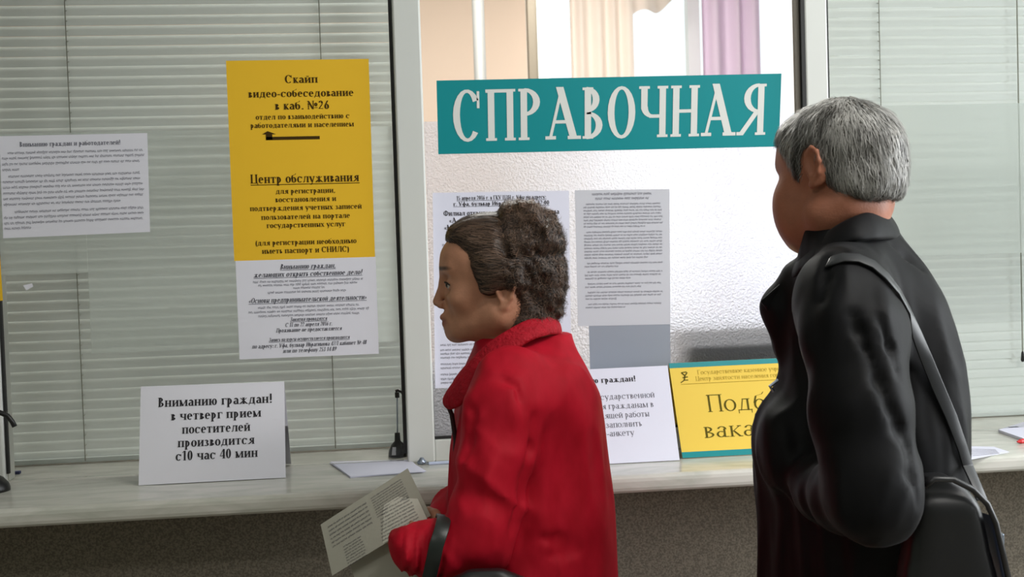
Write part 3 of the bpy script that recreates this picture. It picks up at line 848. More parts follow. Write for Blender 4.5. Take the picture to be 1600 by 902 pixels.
# ------------------------------------------------------------------ figures: signed distance fields turned into smooth meshes
class Vox:
    def __init__(s, xs, ys, zs):
        s.ax = [np.asarray(a, np.float32) for a in (xs, ys, zs)]
        s.D = np.full([len(a) for a in s.ax], 0.5, np.float32)
    def region(s, lo, hi, pad):
        sl = []
        for a, l, h in zip(s.ax, lo, hi):
            i0 = max(0, int(np.searchsorted(a, l-pad))-1); i1 = min(len(a), int(np.searchsorted(a, h+pad))+1)
            if i1-i0 < 2: return None
            sl.append(slice(i0, i1))
        return tuple(sl)
    def op(s, f, lo, hi, k=0.0, mode='u'):
        r = s.region(lo, hi, k+0.03)
        if r is None: return
        X = s.ax[0][r[0]][:, None, None]; Y = s.ax[1][r[1]][None, :, None]; Z = s.ax[2][r[2]][None, None, :]
        d = f(X, Y, Z).astype(np.float32); D = s.D[r]
        if mode == 'u':
            o = np.minimum(D, d)
            if k > 0: q = np.maximum(k-np.abs(D-d), 0)/k; o = o-q*q*k*.25
        elif mode == 's':
            d = -d; o = np.maximum(D, d)
            if k > 0: q = np.maximum(k-np.abs(D-d), 0)/k; o = o+q*q*k*.25
        elif mode == 'a': o = D+d
        s.D[r] = o
    def ell(s, c, r, R=None, k=0.01, mode='u'):
        c = np.asarray(c, float); r = np.asarray(r, float); mr = r.max()
        def f(X, Y, Z):
            x, y, z = X-c[0], Y-c[1], Z-c[2]
            if R is not None: x, y, z = (R[0][0]*x+R[1][0]*y+R[2][0]*z, R[0][1]*x+R[1][1]*y+R[2][1]*z, R[0][2]*x+R[1][2]*y+R[2][2]*z)
            k0 = np.sqrt((x/r[0])**2+(y/r[1])**2+(z/r[2])**2)
            k1 = np.sqrt((x/r[0]**2)**2+(y/r[1]**2)**2+(z/r[2]**2)**2)+1e-9
            return k0*(k0-1)/k1
        s.op(f, c-mr, c+mr, k, mode)
    def cap(s, a, b, ra, rb=None, k=0.01, mode='u'):
        a = np.asarray(a, float); b = np.asarray(b, float); rb = ra if rb is None else rb
        ba = b-a; bb = ba@ba+1e-12; R = max(ra, rb)
        def f(X, Y, Z):
            x, y, z = X-a[0], Y-a[1], Z-a[2]
            t = np.clip((x*ba[0]+y*ba[1]+z*ba[2])/bb, 0, 1)
            return np.sqrt((x-ba[0]*t)**2+(y-ba[1]*t)**2+(z-ba[2]*t)**2)-(ra+(rb-ra)*t)
        s.op(f, np.minimum(a, b)-R, np.maximum(a, b)+R, k, mode)
    def chain(s, pts, rs, k=0.01, mode='u'):
        for i in range(len(pts)-1): s.cap(pts[i], pts[i+1], rs[i], rs[i+1], k, mode)
    def loft(s, rows, th, n=2.3, k=0.02, mode='u', grow=0.0):
        """rows: (z, cu, cv, a, b) from low to high"""
        rows = sorted(rows); A = np.array(rows, float)
        zz = np.linspace(A[0, 0], A[-1, 0], 200)
        cols = []
        for j in range(1, 5):
            y = np.interp(zz, A[:, 0], A[:, j]); w = np.hanning(25); w /= w.sum()
            cols.append(np.convolve(np.pad(y, 12, mode='edge'), w, 'valid'))
        ct, st = math.cos(th), math.sin(th); M = A[:, 3:].max()+grow
        def f(X, Y, Z):
            z = Z.ravel(); cu, cv, a, b = [np.interp(z, zz, c)[None, None, :] for c in cols]
            a = a+grow; b = b+grow
            x = X-cu; y = Y-cv; p = ct*x+st*y; q = -st*x+ct*y
            r = (np.abs(p/a)**n+np.abs(q/b)**n)**(1/n)
            d = (r-1)*np.minimum(a, b)
            return np.maximum(d, np.maximum(Z-A[-1, 0], A[0, 0]-Z))
        lo = (A[:, 1].min()-M, A[:, 2].min()-M, A[0, 0]); hi = (A[:, 1].max()+M, A[:, 2].max()+M, A[-1, 0])
        s.op(f, lo, hi, k, mode)
    def sample(s, P):
        """trilinear value of the field at points (n,3)"""
        idx = []; fr = []
        for a, p in zip(s.ax, P.T):
            i = np.clip(np.searchsorted(a, p)-1, 0, len(a)-2); idx.append(i); fr.append(np.clip((p-a[i])/(a[i+1]-a[i]), 0, 1))
        o = 0
        for dx in (0, 1):
            for dy in (0, 1):
                for dz in (0, 1):
                    w = (fr[0] if dx else 1-fr[0])*(fr[1] if dy else 1-fr[1])*(fr[2] if dz else 1-fr[2])
                    o = o+w*s.D[idx[0]+dx, idx[1]+dy, idx[2]+dz]
        return o
    def grad(s, P, e=.003):
        g = np.stack([s.sample(P+d)-s.sample(P-d) for d in (np.array([e, 0, 0]), np.array([0, e, 0]), np.array([0, 0, e]))], 1)
        return g/(np.linalg.norm(g, axis=1, keepdims=True)+1e-9)
    def mesh(s):
        D = s.D; xs, ys, zs = s.ax
        D = D.copy(); D[0] = D[-1] = np.maximum(D[0], .01); D[0] = np.abs(D[0])+.001; D[-1] = np.abs(D[-1])+.001
        D[:, 0] = np.abs(D[:, 0])+.001; D[:, -1] = np.abs(D[:, -1])+.001; D[:, :, 0] = np.abs(D[:, :, 0])+.001; D[:, :, -1] = np.abs(D[:, :, -1])+.001
        S = D < 0
        o = None; a = None
        for i in (0, 1):
            for j in (0, 1):
                for k in (0, 1):
                    c = S[i:S.shape[0]-1+i, j:S.shape[1]-1+j, k:S.shape[2]-1+k]
                    o = c.copy() if o is None else o | c; a = c.copy() if a is None else a & c
        I = np.argwhere(o & ~a)
        ids = np.full(o.shape, -1, np.int32); ids[I[:, 0], I[:, 1], I[:, 2]] = np.arange(len(I))
        cor = [(i, j, k) for i in (0, 1) for j in (0, 1) for k in (0, 1)]
        val = {c: D[I[:, 0]+c[0], I[:, 1]+c[1], I[:, 2]+c[2]] for c in cor}
        pos = {c: np.stack([xs[I[:, 0]+c[0]], ys[I[:, 1]+c[1]], zs[I[:, 2]+c[2]]], 1) for c in cor}
        acc = np.zeros((len(I), 3)); cnt = np.zeros((len(I), 1))
        for c in cor:
            for ax in range(3):
                if c[ax]: continue
                e = list(c); e[ax] = 1; e = tuple(e)
                m_ = (val[c] < 0) != (val[e] < 0); t = np.where(m_, val[c]/(val[c]-val[e]+1e-12), 0)[:, None]
                acc += np.where(m_[:, None], pos[c]+(pos[e]-pos[c])*t, 0); cnt += m_[:, None]
        V = acc/np.maximum(cnt, 1)
        Q = []
        for ax in range(3):
            A = np.moveaxis(S, ax, 0); idm = np.moveaxis(ids, ax, 0)
            ch = np.argwhere(A[:-1, 1:-1, 1:-1] != A[1:, 1:-1, 1:-1])
            i, j, k = ch[:, 0], ch[:, 1]+1, ch[:, 2]+1
            q = np.stack([idm[i, j-1, k-1], idm[i, j, k-1], idm[i, j, k], idm[i, j-1, k]], 1)
            ins = A[i, j, k]
            if ax == 1: ins = ~ins
            q[~ins] = q[~ins][:, ::-1]
            Q.append(q)
        return V, np.concatenate(Q)
    def build(s, name, material, parent=None, smooth_it=1):
        V, Q = s.mesh()
        me = np_mesh(name, V, Q)
        o = link(name, me, material, parent, smooth=True)
        return o
def np_mesh(name, V, Q):
    me = bpy.data.meshes.new(name)
    me.vertices.add(len(V)); me.vertices.foreach_set('co', np.asarray(V, np.float32).ravel())
    k = Q.shape[1]
    me.loops.add(len(Q)*k); me.loops.foreach_set('vertex_index', Q.astype(np.int32).ravel())
    me.polygons.add(len(Q)); me.polygons.foreach_set('loop_start', np.arange(0, len(Q)*k, k, dtype=np.int32))
    me.update(calc_edges=True); me.validate()
    return me
def axis(lo, hi, coarse, fine=None, spans=()):
    """grid coordinates, fine inside the spans"""
    out = [lo]
    while out[-1] < hi:
        x = out[-1]; st = coarse
        for a, b in spans:
            if a <= x < b: st = fine
            elif x < a < x+coarse: st = max(fine, a-x)
        out.append(x+st)
    return np.array(out)
_lat = rng.random((32, 32, 32)).astype(np.float32)
def crease(X, Y, Z):
    """rounded ridges with sharp valleys between, like wrinkled cloth"""
    w = .35*vnoise(X*.6+9, Y*.6, Z*.6)
    return .30-np.abs(vnoise(X+w, Y+w, Z+w))
def vnoise(X, Y, Z):
    X, Y, Z = np.broadcast_arrays(X, Y, Z)
    i, j, k = np.floor(X).astype(int), np.floor(Y).astype(int), np.floor(Z).astype(int)
    fx, fy, fz = X-i, Y-j, Z-k
    fx = fx*fx*(3-2*fx); fy = fy*fy*(3-2*fy); fz = fz*fz*(3-2*fz)
    o = 0
    for a in (0, 1):
        for b in (0, 1):
            for c in (0, 1):
                o = o+_lat[(i+a) % 32, (j+b) % 32, (k+c) % 32]*(fx if a else 1-fx)*(fy if b else 1-fy)*(fz if c else 1-fz)
    return o*2-1

class Figure:
    """local frame: u to the camera's right, v away from the camera, z up; origin on the floor below pixel column px0"""
    def __init__(s, name, px0, dist, label):
        s.dist = dist; s.Rh = np.array([math.cos(YAW), -math.sin(YAW), 0]); s.Fh = np.array([math.sin(YAW), math.cos(YAW), 0])
        s.O = np.array([CAMP[0], CAMP[1], 0])+s.Fh*dist
        s.u0 = 0; s.u0 = s.L(px0, 451)[0]
        s.O = s.O+s.Rh*s.u0
        s.label = label
    def L(s, px, py, dv=0.0):
        d = ray(px, py); t = (s.dist+dv)/(d@s.Fh); P = CAMP+d*t
        return np.array([(P-np.array([CAMP[0], CAMP[1], 0]))@s.Rh-s.u0, dv, P[2]])
    def col(s, u, v, z):
        """pixel column of local points"""
        u, v = np.asarray(u), np.asarray(v)
        P = s.O+u[:, None]*s.Rh+v[:, None]*s.Fh; P[:, 2] = z
        d = P-CAMP
        return 800+FREQ*(d@_R2)/(d@_F)
    def cam_local(s):
        d = CAMP-s.O; return np.array([d@s.Rh, d@s.Fh, CAMP[2]])
    def place(s, o):
        o.location = tuple(s.O); o.rotation_euler = (0, 0, -YAW); return o
    def surf(s, vox, px, py, off=0.0):
        """point where the photograph's ray meets the field"""
        a = s.cam_local(); b = s.L(px, py, 0); d = (b-a)/np.linalg.norm(b-a)
        t = np.arange(np.linalg.norm(b-a)-.45, np.linalg.norm(b-a)+.35, .002)
        P = a+d*t[:, None]; v = vox.sample(P); h = np.argmax(v < off)
        if not (v < off).any(): h = int(np.argmin(v))
        return P[h]
def rows_from(fig, spec, th, n=2.3):
    """spec: (py, pxL, pxR, half width b) silhouettes -> loft rows whose outline fills those columns"""
    out = []; t = np.linspace(0, 2*PI, 73); ct, st = math.cos(th), math.sin(th)
    c_, s_ = np.cos(t), np.sin(t); r = (np.abs(c_)**n+np.abs(s_)**n)**(-1/n)
    for py, l, r_, b in spec:
        A, B = fig.L(l, py), fig.L(r_, py); z = (A[2]+B[2])/2; cu = (A[0]+B[0])/2; a = (B[0]-A[0])/2
        for it in range(25):
            p, q = a*r*c_, b*r*s_
            px = fig.col(cu+ct*p-st*q, st*p+ct*q, z)
            e0, e1 = l-px.min(), r_-px.max()
            cu += (e0+e1)/2/900*.7; a += (e1-e0)/2/900*.7
            if a < .085: a = .085; b *= .97
        out.append((z, cu, 0.0, a, b))
    return out

def rotm(yaw, pitch=0.0, roll=0.0):
    """head frame -> local frame; face forward is -u at yaw 0; yaw > 0 turns the face away from the camera"""
    f = np.array([-math.cos(yaw)*math.cos(pitch), math.sin(yaw)*math.cos(pitch), math.sin(pitch)])
    up = np.array([0, 0, 1.0]); l = np.cross(up, f); l /= np.linalg.norm(l); z = np.cross(f, l)
    l2 = l*math.cos(roll)+z*math.sin(roll); z2 = -l*math.sin(roll)+z*math.cos(roll)
    return np.stack([f, l2, z2], 1)      # columns: x fwd, y left, z up

def head_field(V, c, R, s=1.0, male=False, EX=-.008, EZ=0.0, ES=1.0):
    """skull, face, ears of a head centred at c; head coordinates: x forward, y left, z up"""
    T = lambda p: c+R @ (np.array(p, float)*s)
    def E(p, r, k=.01, mode='u', R2=None): V.ell(T(p), np.array(r)*s, R if R2 is None else R @ R2, k*s, mode)
    def C(a, b, ra, rb=None, k=.008, mode='u'): V.cap(T(a), T(b), ra*s, (ra if rb is None else rb)*s, k*s, mode)
    wd = 1.06 if male else 1.0
    E((-.004, 0, .020), (.094, .073*wd, .078), .01)                    # cranium
    E((.030, 0, -.030), (.060, .058*wd, .078), .03)                    # face
    E((.046, 0, .030), (.050, .055*wd, .042), .02)                     # forehead
    for y in (-1, 1):
        C((-.005, .052*wd*y, -.062), (.062, .022*y, -.094), .018, .016, .03)   # jaw
        E((.052, .040*wd*y, -.038), (.026, .020, .022), .02)           # cheek
        C((.0845, .010*y, .012), (.072, .040*y, .013), .0095, .008, .014)   # brow
        C((-.035, .045*y, -.05), (-.01, .055*y, -.07), .02, .018, .03)
    E((.0735, 0, -.101), (.0165, .019, .0155), .018)                     # chin
    E((.076, 0, -.074), (.0175, .024, .022), .016)                      # muzzle
    C((.0895, 0, .000), (.0920, 0, -.012), .0070, .0065, .012)           # nose bridge
    C((.0920, 0, -.010), (.1040, 0, -.0455), .0060, .0085, .008)         # nose
    for y in (-1, 1):
        E((.0940, .0115*y, -.0505), (.0115, .0068, .0072), .005)         # nostril wings
        E((.098, .0055*y, -.0575), (.0045, .0026, .003), .002, 's')
        E((.090, .031*y, -.014), (.016, .0175, .0125), .014, 's')       # eye socket
        E((.0705, .031*y, -.014), (.0150, .0168, .0140), .004)         # eyelid volume
        C((.0868, .019*y, -.0150), (.0800, .043*y, -.0160), .0034, .0030, .002, 's')  # lid slit
    C((.0930, -.012, -.0725), (.0930, .012, -.0725), .0050, .0050, .005); C((.093, .012, -.0725), (.083, .024, -.077), .005, .002, .006); C((.093, -.012, -.0725), (.083, -.024, -.077), .005, .002, .006)
    C((.0885, -.010, -.0840), (.0885, .010, -.0840), .0054, .0054, .005); C((.0885, .010, -.084), (.080, .022, -.079), .0052, .002, .006); C((.0885, -.010, -.084), (.080, -.022, -.079), .0052, .002, .006)
    C((.0985, -.008, -.0785), (.0985, .008, -.0785), .0016, .0016, .002, 's'); C((.0985, .008, -.0785), (.086, .027, -.079), .0016, .0012, .002, 's'); C((.0985, -.008, -.0785), (.086, -.027, -.079), .0016, .0012, .002, 's')
    if male:
        E((.060, 0, -.098), (.030, .040, .020), .02)
        for y in (-1, 1): E((.052, .044*y, -.058), (.034, .030, .048), .02)
    for y in (-1, 1):                                                   # folds beside nose and mouth, under the eyes
        C((.0905, .0175*y, -.050), (.0790, .0330*y, -.076), .0020, .0008, .006, 's')
        C((.0860, .0220*y, -.0275), (.0780, .0400*y, -.0265), .0016, .0008, .006, 's')
        E((.056, .046*y, -.040), (.020, .012, .012), .010)
    for y in (-1, 1):                                                   # ears
        a = .35*y
        Re = np.array([[math.cos(a), -math.sin(a), 0], [math.sin(a), math.cos(a), 0], [0, 0, 1.0]])
        t = .24; Rt = np.array([[math.cos(t), 0, math.sin(t)], [0, 1, 0], [-math.sin(t), 0, math.cos(t)]])
        Re = Re @ Rt
        cy = .0755*wd
        Q = lambda x, yy, z: (EX-.012+(x+.012)*ES, (cy+yy)*y, EZ-.026+(z+.026)*ES)
        r3 = lambda *r: tuple(q*ES for q in r)
        E(Q(-.012, 0, -.026), r3(.0175, .0075, .0315), .006, 'u', Re)
        E(Q(-.006, .0075, -.022), r3(.0105, .0055, .0200), .003, 's', Re)
        pts = [Q(*p) for p in ((-.000, .001, -.004), (-.010, .005, .005), (-.022, .008, -.002), (-.027, .009, -.018), (-.022, .006, -.036), (-.012, .003, -.052), (-.004, .000, -.056))]
        for p, q in zip(pts, pts[1:]): C(p, q, .0032, .0032, .004)
        E(Q(-.007, .001, -.053), r3(.0085, .005, .0085), .004)
        C(Q(.002, .001, -.026), Q(-.001, .001, -.034), .004, .003, .004)
    return T

def polysdf(poly, x, z):
    """2-D signed distance, negative inside"""
    d = np.full(np.broadcast(x, z).shape, 1e3); sg = np.ones_like(d); n = len(poly)
    for i in range(n):
        ax_, az = poly[i]; bx, bz = poly[i-1]
        ex, ez = bx-ax_, bz-az; wx, wz = x-ax_, z-az
        t = np.clip((wx*ex+wz*ez)/(ex*ex+ez*ez), 0, 1)
        d = np.minimum(d, (wx-ex*t)**2+(wz-ez*t)**2)
        c1 = z >= az; c2 = z < bz; c3 = ex*wz > ez*wx
        fl = (c1 & c2 & c3) | (~c1 & ~c2 & ~c3)
        sg = np.where(fl, -sg, sg)
    return sg*np.sqrt(d)

def strands(name, V, pts, flow, n, ln, width, lift, tone, material, parent, steps=6, curl=0.0, jit=.25):
    """thin hair ribbons that follow the surface of field V from seed points"""
    P = pts[rng.integers(0, len(pts), n)]+rng.normal(0, .0008, (n, 3))
    ln = ln*(.6+.8*rng.random(n)); J = rng.normal(0, jit, (n, 3)); ph = rng.random(n)*6.28
    lf = lift*(.2+1.2*rng.random(n)**2)
    paths = [P.copy()]; dirs = []
    for i in range(steps):
        g = V.grad(P); f = flow(P)+J
        if curl: f = f+curl*np.stack([np.sin(ph+i*1.9), np.cos(ph*1.7+i*2.1), np.sin(ph*.7+i*1.6)], 1)
        t = f-g*np.sum(f*g, 1, keepdims=True); t /= (np.linalg.norm(t, axis=1, keepdims=True)+1e-9)
        P = P+t*(ln/steps)[:, None]
        want = .0006+lf*(i+1)/steps
        P = P+g*(want-V.sample(P))[:, None]*.8
        paths.append(P.copy()); dirs.append(np.cross(t, g))
    dirs.append(dirs[-1])
    m_ = steps+1; W = width*(.7+.6*rng.random(n))
    Vt = np.zeros((n, m_, 2, 3))
    for i in range(m_):
        w = (W*(1-(i/(m_-1))**2*.85))[:, None]
        Vt[:, i, 0] = paths[i]-dirs[i]*w; Vt[:, i, 1] = paths[i]+dirs[i]*w
    base = (np.arange(n)*m_*2)[:, None]; Q = []
    for i in range(m_-1):
        Q.append(np.concatenate([base+2*i, base+2*i+1, base+2*i+3, base+2*i+2], 1))
    me = np_mesh(name, Vt.reshape(-1, 3), np.concatenate(Q))
    at_ = me.attributes.new('tone', 'FLOAT', 'POINT')
    tn = np.repeat(tone(paths[0]), m_*2).astype(np.float32)
    if len(me.vertices) == len(tn): at_.data.foreach_set('value', tn)
    o = link(name, me, material, parent, smooth=True); o['kind'] = 'stuff'
    return o
def hair_mat(name, dark, light, rough=.45):
    m = mat(name, dark, rough, spec=.35)
    a = N(m, 'ShaderNodeAttribute'); a.attribute_name = 'tone'
    r = N(m, 'ShaderNodeValToRGB'); r.color_ramp.elements[0].color = (*dark, 1); r.color_ramp.elements[1].color = (*light, 1)
    L(m, a.outputs['Fac'], r.inputs[0]); L(m, r.outputs[0], m.node_tree.nodes['Principled BSDF'].inputs['Base Color'])
    return m
def skin_mat(name, base, lips, c, R, s, brow=None):
    """skin with lips and eyebrows coloured by their place on the head"""
    m = noise_mat(name, tuple(x*.9 for x in base), base, 60, .5, 4, bump=.08, bscale=300, spec=.35)
    m.node_tree.nodes['Principled BSDF'].inputs['Subsurface Weight'].default_value = 0.0
    b = m.node_tree.nodes['Principled BSDF']; src = b.inputs['Base Color'].links[0].from_socket
    tc = N(m, 'ShaderNodeTexCoord')
    def blob(p, r, soft, col, src):
        sub = N(m, 'ShaderNodeVectorMath', operation='SUBTRACT'); L(m, tc.outputs['Object'], sub.inputs[0]); sub.inputs[1].default_value = tuple(c+R @ (np.array(p)*s))
        comps = []
        for i in range(3):
            dt = N(m, 'ShaderNodeVectorMath', operation='DOT_PRODUCT'); L(m, sub.outputs[0], dt.inputs[0]); dt.inputs[1].default_value = tuple(R[:, i]/(r[i]*s))
            comps.append(dt.outputs['Value'])
        cb = N(m, 'ShaderNodeCombineXYZ')
        for i in range(3): L(m, comps[i], cb.inputs[i])
        ln = N(m, 'ShaderNodeVectorMath', operation='LENGTH'); L(m, cb.outputs[0], ln.inputs[0])
        mr = N(m, 'ShaderNodeMapRange'); mr.inputs['From Min'].default_value = 1+soft; mr.inputs['From Max'].default_value = 1-soft
        L(m, ln.outputs['Value'], mr.inputs['Value'])
        mx = N(m, 'ShaderNodeMix', data_type='RGBA'); L(m, mr.outputs[0], mx.inputs[0]); L(m, src, mx.inputs[6]); mx.inputs[7].default_value = (*col, 1)
        return mx.outputs[2]
    src = blob((.092, 0, -.079), (.014, .024, .0105), .3, lips, src)
    if brow:
        for y in (-1, 1):
            src = blob((.088, .018*y, .0135), (.016, .017, .0042), .4, brow, src)
            src = blob((.078, .037*y, .014), (.016, .013, .0038), .4, brow, src)
    L(m, src, b.inputs['Base Color']); return m
def eyes(fig, root, c, R, s, parent):
    for y in (-1, 1):
        p = c+R @ (np.array((.0725, .031*y, -.0150))*s); r = .0122*s
        bm = bmesh.new(); bmesh.ops.create_uvsphere(bm, u_segments=20, v_segments=14, radius=r)
        me = bpy.data.meshes.new('eyeball'); bm.to_mesh(me); bm.free()
        o = link('eyeball', me, M_eye, parent, smooth=True); o.location = tuple(p)
        d = c+R @ (np.array((.0725+.0113, .031*y+.001*y, -.0150))*s)
        bm = bmesh.new(); bmesh.ops.create_uvsphere(bm, u_segments=14, v_segments=8, radius=.0064*s)
        me = bpy.data.meshes.new('iris'); bm.to_mesh(me); bm.free()
        q = link('iris', me, M_iris, o, smooth=True); q.location = tuple((d-p)*.70)
        # eyelash line of the upper lid
        a = [c+R @ (np.array(t)*s) for t in ((.0870, .019*y, -.0125), (.0876, .028*y, -.0106), (.0842, .038*y, -.0114), (.0780, .047*y, -.0150))]
        MB().tube(a, [.0010, .0018, .0018, .0010], 6).build('eyelash', M_lash, parent=parent, smooth=True)
M_eye = mat('eye white', rgb(205, 196, 188), .2); M_iris = mat('brown iris', rgb(50, 34, 24), .15); M_lash = mat('lash', rgb(30, 22, 20), .7)

def hand(V, wrist, dirf, palm_n, s=1.0, curl=0.6, k=.004, thumb_side=1):
    """five fingered hand: dirf along the fingers, palm_n out of the palm"""
    d = dirf/np.linalg.norm(dirf); n = palm_n-d*(palm_n@d); n /= np.linalg.norm(n); l = np.cross(n, d)*thumb_side
    P = lambda a, b, c_: wrist+(d*a+l*b+n*c_)*s
    V.chain([P(-.02, 0, 0), P(.03, .004, 0)], [.024*s, .026*s], k*3)
    for b in (-.026, -.009, .009, .026): V.cap(P(.01, b*.6, 0), P(.078, b, -.002), .014*s, .0105*s, k*2)
    for i, (b, ln, r) in enumerate(((.029, .070, .0085), (.0098, .080, .0088), (-.0098, .073, .0083), (-.028, .058, .0075))):
        p = P(.080, b, -.002); a = 0.25*curl; pts = [p]
        for f_ in (.45, .30, .25):
            a += .55*curl; p = p+(d*math.cos(a)+n*math.sin(a)+l*.06*(1.5-i))*ln*f_*s; pts.append(p)
        V.chain(pts, [r*s, r*.95*s, r*.88*s, r*.75*s], .002)
    t0 = P(.012, .024, .006); t1 = P(.042, .050, .020); t2 = P(.068, .052, .032); t3 = P(.088, .046, .040)
    V.chain([t0, t1, t2, t3], [.015*s, .0115*s, .0100*s, .0085*s], .003)
# ================================================================== the woman in red
W = Figure('woman', 815, 2.05, '')
hc = W.L(775, 430, 0.0); HS = .985
HR = rotm(math.radians(2), math.radians(1))
th = math.radians(14)
coat_rows = [(523, 762, 872, .085), (540, 742, 897, .125), (556, 733, 911, .150), (575, 726, 921, .165), (604, 719, 933, .172), (644, 712, 941, .172), (708, 704, 949, .168),
             (777, 700, 957, .172), (861, 698, 963, .185), (950, 690, 971, .20), (1050, 684, 980, .21), (1180, 678, 990, .22)]
rows = rows_from(W, coat_rows, th)
sh = W.L(790, 606, -.155); el = W.L(757, 838, -.205); wr = W.L(680, 880, -.205); kn = W.L(618, 842, -.215)
sh2 = W.L(775, 606, .155); el2 = W.L(745, 830, .165); wr2 = W.L(640, 856, .0)
# --- body (one continuous skin mesh)
hx = (hc[0]-.12, hc[0]+.10)
V = Vox(axis(-.34, .22, .012, .0028, [hx, ]), axis(-.30, .29, .012, .0028, [(-.10, .10)]), axis(-.006, 1.63, .014, .0028, [(hc[2]-.14, hc[2]+.12)]))
V.loft([(z, u+.0, v, a-.022, b-.025) for z, u, v, a, b in rows[:-1]], th, k=.02)
hip = W.L(836, 1050, 0); 
for y in (-1, 1):
    V.chain([np.array([.03, .085*y, .86]), np.array([.015, .085*y, .47]), np.array([.02, .085*y, .09])], [.088, .055, .036], .03)
    V.cap([.03, .085*y, .045], [-.12, .085*y, .03], .034, .026, .02)
V.chain([sh+(.02, .03, -.03), el, wr], [.036, .036, .026], .02); V.chain([sh2+(.02, -.02, -.03), el2, wr2], [.036, .036, .026], .02)
V.chain([hc+HR @ np.array([-.022, 0, -.055]), hc+HR @ np.array([-.048, 0, -.13]), W.L(815, 560, 0)], [.050, .054, .062], .03)
head_field(V, hc, HR, HS)
M_skinw = skin_mat('woman skin', rgb(198, 142, 114), rgb(160, 100, 88), hc, HR, HS, rgb(70, 50, 42))
woman = V.build('person', M_skinw); W.place(woman)
tag(woman, 'dark-haired woman in a red coat facing left, holding printed papers', 'person')
eyes(W, woman, hc, HR, HS, woman)
# hands as their own fine fields, joined to the forearms inside the cuffs
def hand_part(fig, wrist, d, n, parent, material, side, curl):
    c = wrist+d/np.linalg.norm(d)*.05
    H = Vox(*[np.arange(c[i]-.125, c[i]+.125, .0026) for i in range(3)])
    H.chain([wrist-d/np.linalg.norm(d)*.06, wrist], [.028, .024], .01)
    hand(H, wrist, d, n, .92, curl, thumb_side=side)
    return H.build('hand', material, parent)
hand_part(W, wr, np.array([-.62, .50, .45]), np.array([.45, .85, -.2]), woman, M_skinw, 1, .55)
hand_part(W, wr2, np.array([-.8, -.55, .0]), np.array([-.1, -.6, .7]), woman, M_skinw, -1, .5)
# --- coat
M_red = noise_mat('red coat cloth', rgb(178, 13, 36), rgb(192, 20, 44), 30, .66, 4, bump=.55, bscale=10, ridged=True, stretch=(1.5, 1.0, .7), spec=.18, Sheen_Weight=.0, Sheen_Roughness=.5)
M_red.node_tree.nodes['Principled BSDF'].inputs['Sheen Tint'].default_value = (1, .6, .65, 1)
C_ = Vox(np.arange(-.30, .25, .0055), np.arange(-.31, .30, .0055), np.arange(.72, 1.47, .0055))
C_.loft(rows, th, n=2.25, k=.0)
C_.chain([W.L(800, 600, -.128), W.L(786, 640, -.168), W.L(774, 730, -.200), W.L(757, 815, -.212), W.L(748, 850, -.215)], [.062, .056, .053, .054, .052], .030)
C_.chain([W.L(748, 850, -.215), W.L(700, 858, -.222), W.L(664, 858, -.222), W.L(648, 858, -.220)], [.052, .047, .0445, .043], .012)
C_.chain([W.L(775, 610, .14), W.L(752, 720, .16), W.L(740, 800, .15)], [.055, .05, .048], .03)
C_.chain([W.L(740, 800, .15), W.L(715, 800, .08), W.L(682, 832, .02)], [.048, .044, .042], .015)
def cuff(X, Y, Z):
    q = X*0+Y*0+Z*0; ax_ = W.L(652, 856, -.2)[0]
    t = np.clip((X-(ax_-.030))/.012, 0, 1)*np.clip(((ax_+.052)-X)/.02, 0, 1)
    t = t*np.clip((Y*-1-.16)/.02, 0, 1)*np.clip((Z-(wr[2]-.07))/.02, 0, 1)*np.clip((wr[2]+.07-Z)/.02, 0, 1)
    return q+t*(.0042*np.sin((X-.25*(Z-wr[2])+.15*(Y+.2)+.006*vnoise(X*20, Y*20, Z*20))*2*PI/.0155)+.001)
C_.op(cuff, (wr[0]-.08, -.31, wr[2]-.09), (wr[0]+.1, -.1, wr[2]+.09), 0, 'a')
for a, b, rr in (((834, 655), (826, 740), .010), ((826, 740), (806, 830), .009), ((775, 590), (803, 603), .004), ((803, 603), (818, 640), .004), ((740, 640), (724, 730), .006), ((848, 842), (898, 850), .006), ((862, 868), (905, 860), .005)):
    pa, pb = W.surf(C_, *a), W.surf(C_, *b); pm = W.surf(C_, (a[0]+b[0])/2, (a[1]+b[1])/2)
    C_.chain([pa, pm, pb], [rr*.1, rr*.7, rr*.1], .016, 's')
def cloth_w(X, Y, Z):
    arm = np.clip((-.150-Y)/.03, 0, 1)*np.clip((.03-X)/.03, 0, 1)      # the near sleeve
    top = np.clip((1.36-Z)/.10, .25, 1)
    body = .0125*crease(X*19+3, Y*15, Z*3.6)+.0012*vnoise(X*50, Y*50, Z*14)
    slv = .0125*crease((X*.8+Z*.7)*15, Y*9, (Z*.8-X*.5)*6.5)+.0040*crease((X+Z*.8)*34, Y*20, (Z-X)*12)
    return -top*(body*(1-arm)+slv*arm)
C_.op(cloth_w, (-.3, -.31, .72), (.25, .3, 1.47), 0, 'a')
coat = C_.build('coat', M_red, woman)
